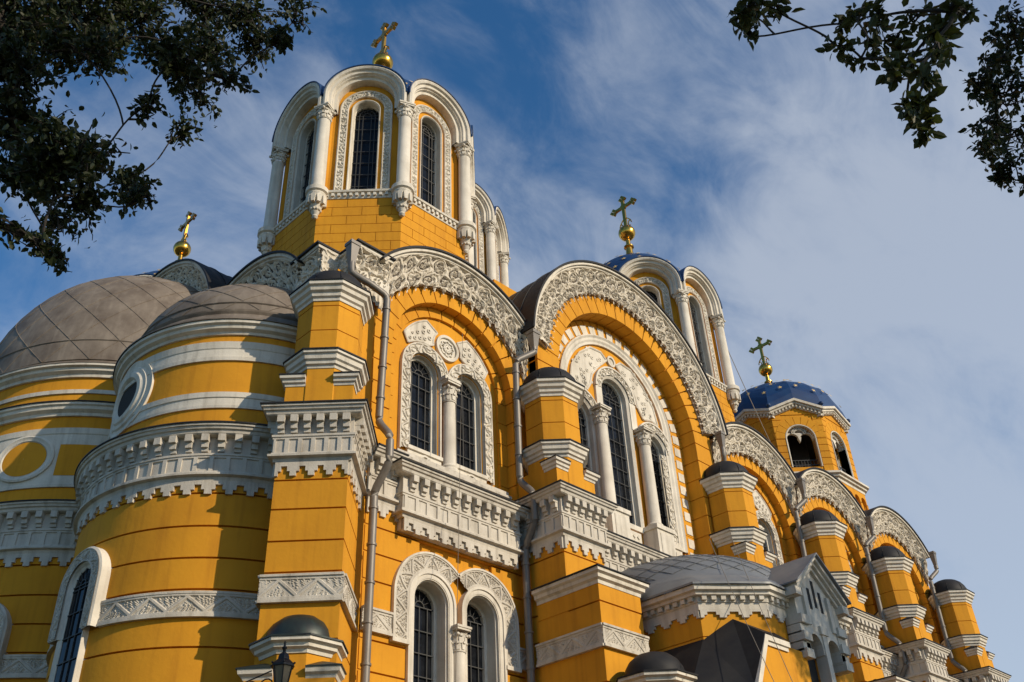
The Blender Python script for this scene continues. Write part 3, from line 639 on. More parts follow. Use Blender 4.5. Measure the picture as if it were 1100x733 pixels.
    mb = MB(); mb.sweep(O, [(-0.1, zb+0.36), (0.03, zb+0.36), (0.05, zb+0.44), (0.14, zb+0.48), (0.15, zb+0.56), (0.25, zb+0.6), (0.25, zb+0.68), (-0.1, zb+0.7)], closed=True); mb.build('turret_cornice', WHT, root)
    mb = MB(); mb.sweep(O, [(0.28, zb+0.68), (0.28, zb+0.72), (0.0, zb+0.8)], closed=True); mb.lathe((0, cy2), [(0.83, zb+0.72), (0.83, zb+0.85), (0.79, zb+1.02), (0.68, zb+1.2), (0.48, zb+1.36), (0.24, zb+1.44), (0.001, zb+1.46)], 24)
    mb.build('turret_dome', COPPER if corner else ROOF, root, smooth=True)
    for s in (-1, 1):
        p = [(0.36, yb+0.02), (hh, yb+0.02), (hh, yb+0.6)] if s > 0 else [(-hh, yb+0.6), (-hh, yb+0.02), (-0.36, yb+0.02)]
        mb = MB(); mb.sweep(p, [(-0.1, zb-0.22), (0.02, zb-0.22), (0.05, zb-0.15), (0.12, zb-0.10), (0.14, zb), (-0.1, zb)]); mb.build('shoulder_cornice', WHT, root)
        mb = MB(); q = [(0.36, yb-0.14), (hh+0.17, yb-0.14), (hh+0.17, yb+0.62), (0.36, yb+0.62)]
        mb.add([(s*x, y, zb) for x, y in q]+[(s*x, y, zb+0.03) for x, y in q]+[(s*0.62, yb+0.40, zb+0.27)], [(0,1,2,3),(0,1,5,4),(1,2,6,5),(2,3,7,6),(3,0,4,7),(4,5,8),(5,6,8),(6,7,8),(7,4,8)]); mb.build('shoulder_roof', COPPER if corner else ROOF, root)
    return root

def cross(parent, c, z0, h, name='gold_cross', m=None, rz=0.0):
    """stem, orb and a budded cross of total height h above z0; arms in the north-south direction"""
    mb = MB(); k = h/4.6
    mb.lathe(c, [(0.001, z0-0.45), (0.74*k, z0-0.45), (0.62*k, z0+0.08*k), (0.5*k, z0+0.2*k), (0.36*k, z0+0.35*k), (0.2*k, z0+0.5*k), (0.17*k, z0+0.95*k), (0.26*k, z0+1.0*k), (0.26*k, z0+1.07*k), (0.13*k, z0+1.15*k), (0.11*k, z0+1.62*k)], 20)
    mb.ball((c[0], c[1], z0+2.0*k), 0.45*k, 16)
    zb = z0+2.42*k; fr = Fr(c, (-1, 0)); t = 0.06*k
    zt = z0+h; zc = zt-0.75*k
    mb.box(fr, -0.085*k, 0.085*k, -t, t, zb, zt-0.22*k); mb.box(fr, -0.62*k, 0.62*k, -t+0.004, t-0.004, zc-0.085*k, zc+0.085*k)
    for (u, z) in ((0, zt-0.2*k), (-0.64*k, zc), (0.64*k, zc)):
        for (a, b) in ((0.13, 0), (-0.13, 0), (0, 0.13), (0, -0.13)): mb.prism(fr, [(u+a*k-0.11*k, z+b*k), (u+a*k, z+b*k-0.11*k), (u+a*k+0.11*k, z+b*k), (u+a*k, z+b*k+0.11*k)], -t*1.2-0.002*abs(a*10), t*1.2+0.002*abs(a*10))
    mb.arc(fr, 0, zc, 0.15*k, 0.21*k, 0, 2*PI, -t*0.7, t*0.7, 16)
    for s in (-1, 1):   # scrolls at the foot
        mb.tube([fr.p(s*(0.30+0.10*math.cos(a))*k-s*0.02*k, 0, zb+(0.15+0.18*math.sin(a))*k) for a in [i*0.5 for i in range(11)]], 0.035*k, 6)
        mb.tube([fr.p(s*0.06*k, 0, zb+0.62*k), fr.p(s*0.2*k, 0, zb+0.5*k), fr.p(s*0.34*k, 0, zb+0.32*k)], 0.035*k, 6)
    return mb.build(name, GOLD, parent, smooth=True)

def star(mb, P, n, r):
    n = Vector(n).normalized(); x = n.cross(Vector((0, 0, 1))).normalized(); y = x.cross(n); P = Vector(P)+n*0.05
    v = []
    for i in range(10):
        q = r if i % 2 == 0 else r*0.45; a = PI/2+i*PI/5; v.append(tuple(P+x*q*math.cos(a)+y*q*math.sin(a)))
    mb.add(v+[tuple(P+n*0.02)], [(i, (i+1) % 10, 10) for i in range(10)])

def drum(parent, ap=3.74, zbase=21.8, dz=0.0, cross_h=5.1, ns=8, dsill=0.0):
    """octagonal dome tower centred on the local origin"""
    hw = ap*math.tan(PI/ns); zs = 27.25+dz-dsill; zcap = 31.0+dz; ztop = 31.7+dz; zc = 32.25+dz
    c8 = [k*2*PI/ns for k in range(ns)]
    mb = MB()
    for a in c8:
        n = (math.cos(a), math.sin(a)); fr = Fr((ap*n[0], ap*n[1]), n)
        z = zs-0.3; row = 0
        while z > zbase:
            z0 = max(zbase, z-0.42); u = -hw-(0.55 if row % 2 else 0)
            while u < hw:
                u0, u1 = max(u, -hw-0.0), min(u+1.1, hw)
                if u1-u0 > 0.06: mb.box(fr, u0+(0.011 if u0 > -hw else -0.003), u1-(0.011 if u1 < hw else -0.003), -0.3, 0, z0+0.011, z-0.011)
                u += 1.1
            z -= 0.42; row += 1
        mb.box(fr, -hw, hw, -0.5, -0.028, zbase, zs-0.1)
        mb.arch_panel(fr, -hw-0.02, hw+0.02, zs-0.1, zc+0.3, 0.0, 0.52, zs+0.15, 31.9+dz, -0.7, -0.22)
        q = [(-hw, zc+0.25), (hw, zc+0.25)]+[((hw+0.04)*math.cos(PI*i/16), zc+(hw+0.04)*math.sin(PI*i/16)) for i in range(3, 14)]
        mb.prism(fr, q, -0.69, -0.221)
    root = mb.build('dome_tower', YEL, parent)
    mb = MB(); rv = ap/math.cos(PI/ns); O = [(rv*math.cos(PI/ns+k*2*PI/ns), rv*math.sin(PI/ns+k*2*PI/ns)) for k in range(ns)]
    mb.sweep(O, [(-0.3, zs-0.32), (0.03, zs-0.32), (0.05, zs-0.25), (0.06, zs-0.1), (0.15, zs-0.08), (0.17, zs), (-0.3, zs+0.02)], closed=True)
    for a in c8:
        n = (math.cos(a), math.sin(a)); fr = Fr((ap*n[0], ap*n[1]), n); k = 14
        for i in range(k): u = -hw+2*hw*(i+0.5)/k; mb.box(fr, u-0.055, u+0.055, 0.0, 0.12, zs-0.235, zs-0.1)
    mb.build('sill_cornice', WHT, root)
    for k in range(ns):
        a = PI/ns+k*2*PI/ns; c = ((rv+0.10)*math.cos(a), (rv+0.10)*math.sin(a)); n = (math.cos(a), math.sin(a)); fr = Fr((0, 0), n); r = 0.255
        mb = MB(); mb.lathe(c, [(0.001, zs-1.35), (0.07, zs-1.33), (0.12, zs-1.25), (0.09, zs-1.18), (0.13, zs-1.1), (0.21, zs-0.85), (0.26, zs-0.70), (0.22, zs-0.66), (0.30, zs-0.55), (0.38, zs-0.28), (0.35, zs-0.22), (0.43, zs-0.17), (0.43, zs+0.02), (0.28, zs+0.06), (r*1.2, zs+0.10), (r*1.12, zs+0.18), (r, zs+0.22), (r*0.95, zcap)], 20)
        for j in range(10):
            q = 2*PI*j/10; f3 = Fr((c[0]+0.26*math.cos(q), c[1]+0.26*math.sin(q)), (math.cos(q), math.sin(q)))
            mb.prism(f3, [(-0.06, zs-0.75), (0.06, zs-0.75), (0.09, zs-0.42), (0, zs-0.33), (-0.09, zs-0.42)], -0.05, 0.12)
            mb.ball((c[0]+0.17*math.cos(q), c[1]+0.17*math.sin(q), zs-0.95), 0.06, 5)
        capital(mb, c, zcap, r*0.95, 0.6); abacus(mb, fr, 0, rv+0.10, r*0.9, zcap+0.56, ztop)
        mb.build('column', WHT, root, smooth=True)
    for a in c8:
        n = (math.cos(a), math.sin(a)); fr = Fr((ap*n[0], ap*n[1]), n)
        mb = MB()    # stilted archivolt, stepped, carried by the columns
        ro = hw+0.10
        mb.arch_profile(fr, 0, zc, [(ro, -0.6), (ro, 0.42), (ro-0.08, 0.46), (ro-0.16, 0.42), (ro-0.19, 0.33), (ro-0.30, 0.31), (ro-0.33, 0.22), (ro-0.36, 0.22), (ro-0.38, 0.12), (ro-0.5, 0.10), (ro-0.52, -0.26)], ztop-0.02, n=30)
        mb.build('archivolt', WHT, root)
        g = MB(); g.arch_solid(fr, 0, 31.9+dz, 0.55, zs+0.1, -0.62, -0.56); g.build('window_glass', GLASS, root)
        g = MB(); lattice(g, fr, 0, 31.9+dz, 0.50, zs+0.15, -0.5, 3, 0.62, 0.014); g.arc(fr, 0, 31.9+dz, 0.3, 0.33, 0, PI, -0.52, -0.48, 10); g.box(fr, -0.33, -0.30, -0.52, -0.48, zs+0.1, 31.9+dz); g.box(fr, 0.30, 0.33, -0.52, -0.48, zs+0.1, 31.9+dz)
        g.box(fr, -0.47, -0.22, -0.55, -0.3, zs+0.15, zs+0.5); g.box(fr, 0.22, 0.47, -0.55, -0.3, zs+0.15, zs+0.5)
        g.build('window_lattice', IRON, root)
        g = MB(); g.arch_profile(fr, 0, 31.9+dz, [(0.48, -0.56), (0.48, -0.45), (0.505, -0.43), (0.505, -0.18), (0.54, -0.13), (0.57, -0.13), (0.57, -0.22)], zs+0.1)
        g.arch_profile(fr, 0, 31.95+dz, [(0.71, -0.22), (0.71, -0.14), (0.74, -0.12), (0.76, -0.14), (0.76, -0.22)], zs); g.arch_profile(fr, 0, 31.95+dz, [(0.98, -0.22), (0.98, -0.12), (1.01, -0.10), (1.05, -0.12), (1.05, -0.22)], zs); g.build('window_frame', WHT, root)
        W = 0.28; L = PI*0.88+2*4.55; La = PI*0.88
        def fm(S, T, h, fr=fr):
            r = 1.0-T; j = 4.55; a = np.clip(S-j, 0, La)/La*PI; u = -r*np.cos(a); z = 31.95+dz+r*np.sin(a)-np.clip(j-S, 0, None)-np.clip(S-j-La, 0, None)
            return fr.pn(u, -0.17+h, z)
        relief('carved_frame', fm, L, W, 0.035, H_vine(W), WHT, root, 0.05)
    # dome: eight vaults over the arches running into a starred cap
    mb = MB(); R = ap-0.32; zD = zc+0.15; HD = 4.2
    nr = 18
    for a in c8:
        n = (math.cos(a), math.sin(a)); fr = Fr((ap*n[0], ap*n[1]), n)
        mb.arc(fr, 0, zc, hw+0.10, hw+0.14, 0.0, PI, -3.2, 0.47, 28)
    prof = [(R*math.cos(t)**0.85 if t < PI/2-1e-6 else 0.001, zD+HD*math.sin(t)) for t in [PI/2*i/nr for i in range(nr+1)]]
    mb.lathe((0, 0), prof, 64)
    mb.lathe((0, 0), [(0.7, zD+HD-0.12), (0.7, zD+HD+0.02), (0.001, zD+HD+0.05)], 20)
    for k in range(ns):
        a = PI/ns+k*2*PI/ns; mb.ball(((rv+0.15)*math.cos(a), (rv+0.15)*math.sin(a), zc+0.45), 0.13, 8); mb.lathe(((rv+0.15)*math.cos(a), (rv+0.15)*math.sin(a)), [(0.2, zc+0.0), (0.08, zc+0.3), (0.05, zc+0.4)], 10)
    mb.mi = 1
    for j, (t, num) in enumerate(((0.50, 20), (0.68, 20), (0.86, 16), (1.02, 14), (1.17, 10), (1.31, 8))):
        for i in range(num):
            a = 2*PI*(i+0.5*(j % 2))/num; r = R*math.cos(t)**0.85; z = zD+HD*math.sin(t)
            star(mb, (r*math.cos(a), r*math.sin(a), z), (math.cos(t)*math.cos(a)*HD, math.cos(t)*math.sin(a)*HD, R*math.sin(t)), 0.165)
    mb.build('starred_dome', [BLUE, STARGOLD], root, recalc=False)
    cross(root, (0, 0), zD+4.5, cross_h)
    return root

def bell_tower(parent):
    ap = 3.5; hw = ap*math.tan(PI/8); rv = ap/math.cos(PI/8)
    O = [(rv*math.cos(PI/8+k*PI/4), rv*math.sin(PI/8+k*PI/4)) for k in range(8)]
    mb = MB(); zb = 26.3; ze = 30.0
    for k in range(8):
        n = (math.cos(k*PI/4), math.sin(k*PI/4)); fr = Fr((ap*n[0], ap*n[1]), n); z = zb; r = 0.80; zc = 28.45
        mb.arch_panel(fr, -hw+0.02, hw-0.02, zb, ze+0.1, 0, r, 26.6, zc, -0.55, -0.04)
        while z < ze:
            for u0, u1 in ((-hw, -r-0.12), (r+0.12, hw)): mb.box(fr, u0, u1, -0.4, 0, z+0.02, min(z+0.42, ze)-0.02)
            z += 0.42
        for i in range(9): mb.arc(fr, 0, zc, r+0.10, r+0.62, PI*i/9+0.01, PI*(i+1)/9-0.01, -0.3, 0.015, 3, hw-0.01)
        mb.prism(fr, [(-hw, ze), (hw, ze), (hw, ze+0.15), (0, ze+0.75), (-hw, ze+0.15)], -0.4, 0.0)
        # blind arcade stage underneath
        mb.box(fr, -hw, hw, -0.5, 0.12, 21.8, 24.2); mb.box(fr, -hw, hw, -0.5, -0.05, 24.2, 25.7)
        for i in range(5): u = -hw+2*hw*i/4; mb.box(fr, u-0.08, u+0.08, -0.1, 0.12, 24.2, 25.0)
        for i in range(4): mb.arch_panel(fr, -hw+2*hw*i/4, -hw+2*hw*(i+1)/4, 24.95, 25.7, -hw+2*hw*(i+0.5)/4, 0.26, 24.95, 25.1, -0.1, 0.12, 8)
    root = mb.build('bell_tower', YEL, parent)
    mb = MB(); mb.sweep(O, [(-0.3, 25.65), (0.14, 25.65), (0.16, 25.8), (0.28, 25.85), (0.3, 25.95), (0.42, 26.0), (0.42, 26.12), (-0.3, 26.3)], closed=True)
    for k in range(8):
        n = (math.cos(k*PI/4), math.sin(k*PI/4)); fr = Fr((ap*n[0], ap*n[1]), n); e = 0.35*math.tan(PI/8)
        for s in (-1, 1):
            h2 = hw+e
            for (d0, d1, ww) in ((0.0, 0.16, 0.35), (-0.14, 0.0, 0.24), (-0.34, -0.14, 0.10)):
                a = (0, ze+0.78+d0); b = (s*h2, ze+0.14+d0); c = (s*h2, ze+0.14+d1); d = (0, ze+0.78+d1)
                mb.prism(fr, [a, b, c, d] if s > 0 else [a, d, c, b], -0.2, ww)
            for i in range(7):
                u = s*hw*(i+0.5)/7; z = ze+0.78-0.64*abs(u)/h2; mb.box(fr, u-0.05, u+0.05, 0, 0.2, z-0.30, z-0.12)
        g = mb
        g.arch_profile(fr, 0, 28.45, [(0.80, -0.5), (0.80, -0.02), (0.83, 0.03), (0.88, 0.03), (0.88, -0.02)], 26.6, n=16)
        for i in range(9): a = PI*(i+0.5)/9; g.arc(fr, 0.34*math.cos(a), 28.95+0.3*math.sin(a)-0.1, 0.05, 0.10, 0, 2*PI, -0.30, -0.16, 8)
    mb.build('eaves_moulding', WHT, root)
    for k in range(8):
        n = (math.cos(k*PI/4), math.sin(k*PI/4)); fr = Fr((ap*n[0], ap*n[1]), n)
        mb = MB()   # tracery: two small arches with a hanging boss under the arch
        for s in (-1, 1): mb.arch_panel(fr, min(0, s*0.8), max(0, s*0.8), 28.5, 28.9, s*0.40, 0.36, 28.5, 28.5, -0.4, -0.22, 10)
        pts = [(0.8*math.cos(PI*i/12), 28.45+0.8*math.sin(PI*i/12)) for i in range(13)]
        mb.prism(fr, [p for p in pts if p[1] > 28.86], -0.4, -0.25); mb.prism(fr, [(-0.10, 28.6), (0, 28.3), (0.10, 28.6)], -0.42, -0.2)
        mb.build('belfry_tracery', WHT, root)
        mb = MB(); mb.box(fr, -0.8, 0.8, -0.35, -0.31, 27.15, 27.19); mb.box(fr, -0.8, 0.8, -0.35, -0.31, 26.85, 26.89)
        for i in range(9): u = -0.7+i*0.175; mb.box(fr, u-0.012, u+0.012, -0.35, -0.31, 26.6, 27.19)
        mb.build('belfry_railing', IRON, root)
    mb = MB(); mb.lathe((0, 0), [(0.001, 26.5), (2.9, 26.5), (2.9, 26.55), (0.001, 26.55)], 8); mb.lathe((0, 0), [(0.001, 29.7), (3.1, 29.7), (3.1, 29.75), (0.001, 29.75)], 8)
    mb.lathe((0, 0), [(0.1, 26.5), (1.5, 26.6), (1.5, 29.7), (0.1, 29.75)], 8); mb.build('belfry_chamber', DARKIN, root)
    mb = MB(); n8 = 10
    rings = []
    for i in range(n8+1):
        t = PI/2*i/n8; s = math.cos(t)**0.8 if i < n8 else 0.02; rings.append((s, 30.15+3.35*math.sin(t)))
    vs = []; fs = []
    for s, z in rings:
        for k in range(16):
            a = k*PI/8+PI/8; mid = k % 2 == 1; r = (rv+0.28)*(math.cos(PI/8) if mid else 1.0)*s
            vs.append((r*math.cos(a), r*math.sin(a), z+(0.72*max(0, (s-0.55)/0.45)**1.5 if mid else 0)))
    for i in range(n8):
        for k in range(16): fs.append((i*16+k, i*16+(k+1) % 16, (i+1)*16+(k+1) % 16, (i+1)*16+k))
    mb.add(vs, fs)
    for k in range(8):
        a = k*PI/4+PI/8; mb.ball(((rv+0.3)*math.cos(a), (rv+0.3)*math.sin(a), 30.55), 0.13, 8)
    mb.mi = 1
    for j, i in enumerate((2.5, 4.0, 5.4, 6.8, 8.1)):
        t = PI/2*i/n8; s = math.cos(t)**0.8; num = 24 if j < 2 else 16
        for q in range(num):
            a = 2*PI*(q+0.5*(j % 2))/num+0.1; d = abs(((a-PI/8) % (PI/4))-PI/8)
            r = (rv+0.28)*s*math.cos(PI/8)/math.cos(PI/8-d if False else PI/8-abs(PI/8-((a-PI/8) % (PI/4)))) if False else (rv+0.33)*s*(math.cos(PI/8)/math.cos(((a-PI/8) % (PI/4))-PI/8))
            z = 30.15+3.35*math.sin(t)+0.02; z += 0.72*max(0, (s-0.55)/0.45)**1.5*(1-abs(((a-PI/8) % (PI/4))-PI/8)/(PI/8))+0.03; star(mb, (r*math.cos(a), r*math.sin(a), z), (math.cos(t)*math.cos(a), math.cos(t)*math.sin(a), math.sin(t)), 0.15)
    mb.build('starred_dome', [BLUE, STARGOLD], root, recalc=False)
    cross(root, (0, 0), 33.4, 4.55)
    return root

def apse(parent, c, r, ztier, rtier, zdome_top, rdome, window_deg, oculi, a0=85, a1=300, medallions=False):
    mb = MB(); prof = [(r, 0)]
    for z in (1.5, 3, 4.5, 5.6, 6.5, 7.4, 8.35, 9.27, 10.7, 11.52, 12.38, 13.3): prof += [(r, z-0.027), (r-0.11, z-0.025), (r-0.11, z+0.025), (r, z+0.027)]
    prof += [(r, 15.2), (rtier, 15.22), (rtier, ztier), (0.5, ztier+0.1)]
    mb.lathe(c, prof, 120); root = mb.build('apse', YEL, parent, smooth=True)
    cornice_round(c, r, a0, a1, 15.2, 'cornice', root)
    # carved string course between windows
    zb0, zb1 = 10.05, 10.56
    edges = [a0]+sum([[d-13*4.3/r, d+13*4.3/r] for d in sorted(window_deg)], [])+[a1]
    for i in range(0, len(edges), 2):
        if edges[i+1]-edges[i] < 2: continue
        q0, q1 = edges[i], edges[i+1]; cc = circle(c, r, q0, q1, max(4, int((q1-q0)/2)))
        mb = MB(); mb.sweep(cc, [(-0.1, zb0-0.07), (0.11, zb0-0.07), (0.11, zb0), (0.04, zb0), (0.04, zb1), (0.11, zb1), (0.11, zb1+0.06), (-0.1, zb1+0.06)])
        L = math.radians(q1-q0)*r; n, k = int(L/0.022)+4, 30; S, T = np.meshgrid(np.linspace(0, L, n), np.linspace(0, zb1-zb0, k), indexing='ij'); h = H_tri(0.51)(S, T)*0.04+0.055
        A = math.radians(q0)+S/r; mb.grid(np.stack([c[0]+(r+h)*np.cos(A), c[1]+(r+h)*np.sin(A), zb1-T], -1)); mb.build('ornament_band', TRIM, root, recalc=False)
    # arched windows in boxed white surrounds
    for d in window_deg:
        q = math.radians(d); n = (math.cos(q), math.sin(q)); fr = Fr((c[0]+(r+0.13)*n[0], c[1]+(r+0.13)*n[1]), n)
        mb = MB(); mb.arch_profile(fr, 0, 11.3, [(0.98, -0.5), (0.98, 0.02), (0.92, 0.06), (0.56, 0.02), (0.50, -0.05), (0.45, -0.08), (0.45, -0.42)], 9.98, n=26)
        mb.arch_profile(fr, 0, 11.3, [(0.66, -0.5), (0.60, -0.02), (0.50, -0.06), (0.45, -0.08), (0.45, -0.42)], 5.0, n=4); mb.build('window_surround', WHT, root)
        g = MB(); g.arch_solid(fr, 0, 11.3, 0.50, 5.0, -0.3, -0.095); g.build('window_glass', GLASS, root)
        g = MB(); lattice(g, fr, 0, 11.3, 0.44, 5.0, -0.075, 3); g.build('window_lattice', IRON, root)
        W = 0.34; La = PI*0.75; L = La+2.6
        def fm(S, T, h, fr=fr): 
            rr = 0.92-T; a = np.clip(S-1.3, 0, La)/La*PI; return fr.pn(-rr*np.cos(a), 0.04+h, 11.3+rr*np.sin(a)-np.clip(1.3-S, 0, None)-np.clip(S-1.3-La, 0, None))
        relief('carved_surround', fm, L, W, 0.022, H_tri(W, 0.6), TRIM, root, 0.04)
    return root

def upper_tier_small(root, c, r, z0, zt):
    cc = circle(c, r, 88, 300, 90)
    mb = MB()
    mb.sweep(cc, [(-0.1, 16.03), (0.05, 16.03), (0.06, 16.12), (0.03, 16.14), (0.03, 16.36), (0.06, 16.38), (0.07, 16.54), (-0.1, 16.56)])
    mb.sweep(cc, [(-0.1, 17.62), (0.06, 17.62), (0.07, 17.74), (0.03, 17.76), (0.03, 18.02), (0.05, 18.05), (0.08, 18.26), (-0.1, 18.3)])
    mb.sweep(cc, [(-0.1, 18.52), (0.06, 18.52), (0.09, 18.6), (0.20, 18.66), (0.22, 18.76), (0.30, 18.8), (0.30, 18.9), (-0.1, 18.92)]); mb.build('string_moulding', WHT, root)
    for d in (122, 179):
        q = math.radians(d); n = (math.cos(q), math.sin(q)); fr = Fr((c[0]+r*n[0], c[1]+r*n[1]), n); mb = MB(); zc = 17.2
        def curve(rad, w):   # ring wrapped on the round wall
            out = []
            for i in range(49):
                a = 2*PI*i/48; u = rad*math.cos(a); out.append((q+u/r, zc+rad*math.sin(a), w))
            return out
        prof = [(1.22, -0.02), (1.22, 0.07), (1.14, 0.07), (1.10, 0.04), (1.02, 0.04), (0.98, 0.09), (0.86, 0.09), (0.80, 0.14), (0.66, 0.14), (0.58, 0.05), (0.52, -0.18), (0.50, -0.35)]
        vs = []; fs = []; k = len(prof)
        for i in range(48):
            a = 2*PI*i/48
            for rad, w in prof: A = q+rad*math.cos(a)/r; vs.append((c[0]+(r+w)*math.cos(A), c[1]+(r+w)*math.sin(A), zc+rad*math.sin(a)))
        for i in range(48):
            for j in range(k-1): fs.append((i*k+j, i*k+j+1, ((i+1) % 48)*k+j+1, ((i+1) % 48)*k+j))
        mb.add(vs, fs); mb.build('oculus_frame', WHT, root, smooth=True)
        mb = MB(); mb.arc(fr, 0, zc, 0.01, 0.60, 0, 2*PI, -0.02, 0.015, 24); mb.build('oculus_glass', DARKIN, root)

def dome_roof(root, c, rbase, z0, ztop, m, skirt=None, n=10, name='apse_roof', ex=1.0):
    mb = MB(); prof = []
    if skirt: prof += skirt
    H = ztop-z0; prof += [(rbase*math.cos(PI/2*i/20)**ex+0.001, z0+H*math.sin(PI/2*i/20)) for i in range(20)]+[(0.001, z0+H)]
    mb.lathe(c, prof, 72)
    for k in range(n):       # rhombic seams of the sheet covering, both ways
        for s in (-1, 1):
            pts = []
            for i in range(19):
                t = PI/2*0.90*i/18; a = 2*PI*k/n+s*1.2*t*0.9; q = rbase*math.cos(t)**ex+0.006
                pts.append((c[0]+q*math.cos(a), c[1]+q*math.sin(a), z0+H*math.sin(t)))
            mb.tube(pts, 0.014, 5)
    for t in (0.13,): mb.tube([(c[0]+(rbase*math.cos(t)+0.01)*math.cos(2*PI*i/72), c[1]+(rbase*math.cos(t)+0.01)*math.sin(2*PI*i/72), z0+H*math.sin(t)) for i in range(73)], 0.03, 5)
    return mb.build(name, m, root, smooth=True)

# ------------------------------------------------------------------ ground
mb = MB(); mb.add([(-1500,-1500,0),(1500,-1500,0),(1500,1500,0),(-1500,1500,0)], [(0,1,2,3)]); g = mb.build('lawn', GRASS, None, recalc=False); g['kind'] = 'structure'
mb = MB(); mb.add([(-12,-3,0.004),(62,-3,0.004),(62,12,0.004),(-12,12,0.004)], [(0,1,2,3)]); g = mb.build('pavement', PAVE, None, recalc=False); g['kind'] = 'structure'

# ------------------------------------------------------------------ the cathedral
CATH = empty('cathedral', (30, 33, 0))
CATH['label'] = 'ochre yellow cathedral with white carved trim, round apses and gold crosses on blue starred domes'; CATH['category'] = 'cathedral'
BASE = empty('tmp')     # build in world coordinates under a plain root, moved to the thing at the end
YW = 20.0; XE = 13.38; AX = 33.5
bays = [18.3, 36.3, 43.1, 49.9]
S1 = bay_wall(BASE, Fr((18.3, YW), (0, -1)), 3.35, left_ear=True)
transept_wall(BASE, Fr((27.3, YW-0.4), (0, -1)), 5.35)
w36 = bay_wall(BASE, Fr((36.3, YW), (0, -1)), 3.45)
for x in (43.1, 49.9):
    c = copy_tree(w36, BASE); c.location.x += x-36.3
# plain masses behind the show walls
E0 = Fr((0, 0), (0, -1))
mb = MB(); mb.box(E0, 14.6, 53.3, -46.0, -21.2, 0, 22.0); mb.box(E0, 21.9, 32.7, -46.6, -21.6, 0, 26.0); mb.box(E0, 53.0, 53.34, -46.0, -19.99, 0, 22.0)
fe = Fr((XE, 0), (-1, 0))       # east face: u = -y
mb.box(fe, -45.4, -21.6, -1.3, 0, 0, 18.6)
for yc, R, zc in ((24.97, 3.9, 18.6), (42.05, 3.9, 18.6)): mb.arch_solid(fe, -yc, zc, R, 18.0, -1.3, 0)
mb.arch_solid(fe, -AX, 22.2, 5.5, 16.0, -1.4, -0.42)
mb.box(E0, 14.9, 52.9, -45.9, -23, 22.0, 22.3); mb.box(E0, 13.45, 15.2, -21.5, -20.03, 0, 21.0); mb.box(E0, 13.41, 14.0, -23.0, -20.4, 0, 21.0)
for x in (21.8, 32.8, 39.85, 46.5): mb.box(E0, x-0.5, x+0.5, -21.3, -20.02, 0, 22.25)
mb.build('body_wall', YEL, BASE)
for yc in (24.97, 42.05):
    t = MB(); t.box(fe, -yc-0.01, -yc+0.01, -0.3, -0.28, 18, 18.1); e = t.build('east_gable', YEL, BASE)
    carved_arch(Fr((XE, yc), (-1, 0)), e, 4.23, 19.2, 3.28, 3.52, 18.56, 3.28, 0.38, 0.17)
    if yc < 30:
        f = Fr((XE, yc), (-1, 0))
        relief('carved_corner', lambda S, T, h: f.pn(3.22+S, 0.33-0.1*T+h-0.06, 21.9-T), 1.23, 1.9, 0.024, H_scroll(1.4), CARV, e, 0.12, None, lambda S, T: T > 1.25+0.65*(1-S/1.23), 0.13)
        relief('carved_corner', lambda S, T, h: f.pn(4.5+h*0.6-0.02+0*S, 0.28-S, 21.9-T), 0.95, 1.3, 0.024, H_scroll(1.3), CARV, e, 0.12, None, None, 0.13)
        g = MB(); g.box(f, 3.05, 4.5, -0.5, 0.24, 20.6, 21.91); g.box(f, 3.05, 4.5, -0.5, 0.42, 21.91, 22.02); g.build('corner_attic', WHT, e)
        g = MB(); g.box(f, 3.01, 4.54, -0.5, 0.50, 22.02, 22.09); g.build('arch_roof', ROOF, e)
t = MB(); t.box(fe, -AX-0.01, -AX+0.01, -0.3, -0.28, 18, 18.1); e = t.build('east_gable', YEL, BASE)
carved_arch(Fr((XE+0.25, AX), (-1, 0)), e, 5.9, 22.25, 5.86, 4.65, 22.1, 4.63, 0.38, 0.17)
# long vault of the transept arm and of the choir
mb = MB(); frT = Fr((27.3, 19.4), (0, -1)); mb.arc(frT, 0, 21.45, 5.7, 6.05, 0.05, PI-0.05, -13, -6.5, 48); frC = Fr((13.4, AX), (-1, 0)); mb.arc(frC, 0, 22.25, 5.75, 6.08, 0.05, PI-0.05, -14, -6.5, 48); mb.build('vault_roof', ROOF, BASE)

# buttresses
b = buttress(BASE, True); b.location = (12.57, 19.19, 0); b.rotation_euler.z = -PI/4
b2 = buttress(BASE, False); b2.location = (21.95, 18.2, 0)
for x in (32.6, 39.9, 46.4, 53.45):
    c = copy_tree(b2, BASE); c.location = (x, 18.2, 0)
# towers
d1 = drum(BASE); d1.location = (18.35, 24.97, 0)
for x, y in ((36.5, 24.97), (18.35, 43.4), (36.5, 43.4)):
    c = copy_tree(d1, BASE); c.location = (x, y, 0)
dc = drum(BASE, ap=4.97, zbase=22, dz=5.65, cross_h=5.5, ns=12, dsill=2.6); dc.location = (27.3, AX, 0)
bt = bell_tower(BASE); bt.location = (49.9, 24.97, 0)
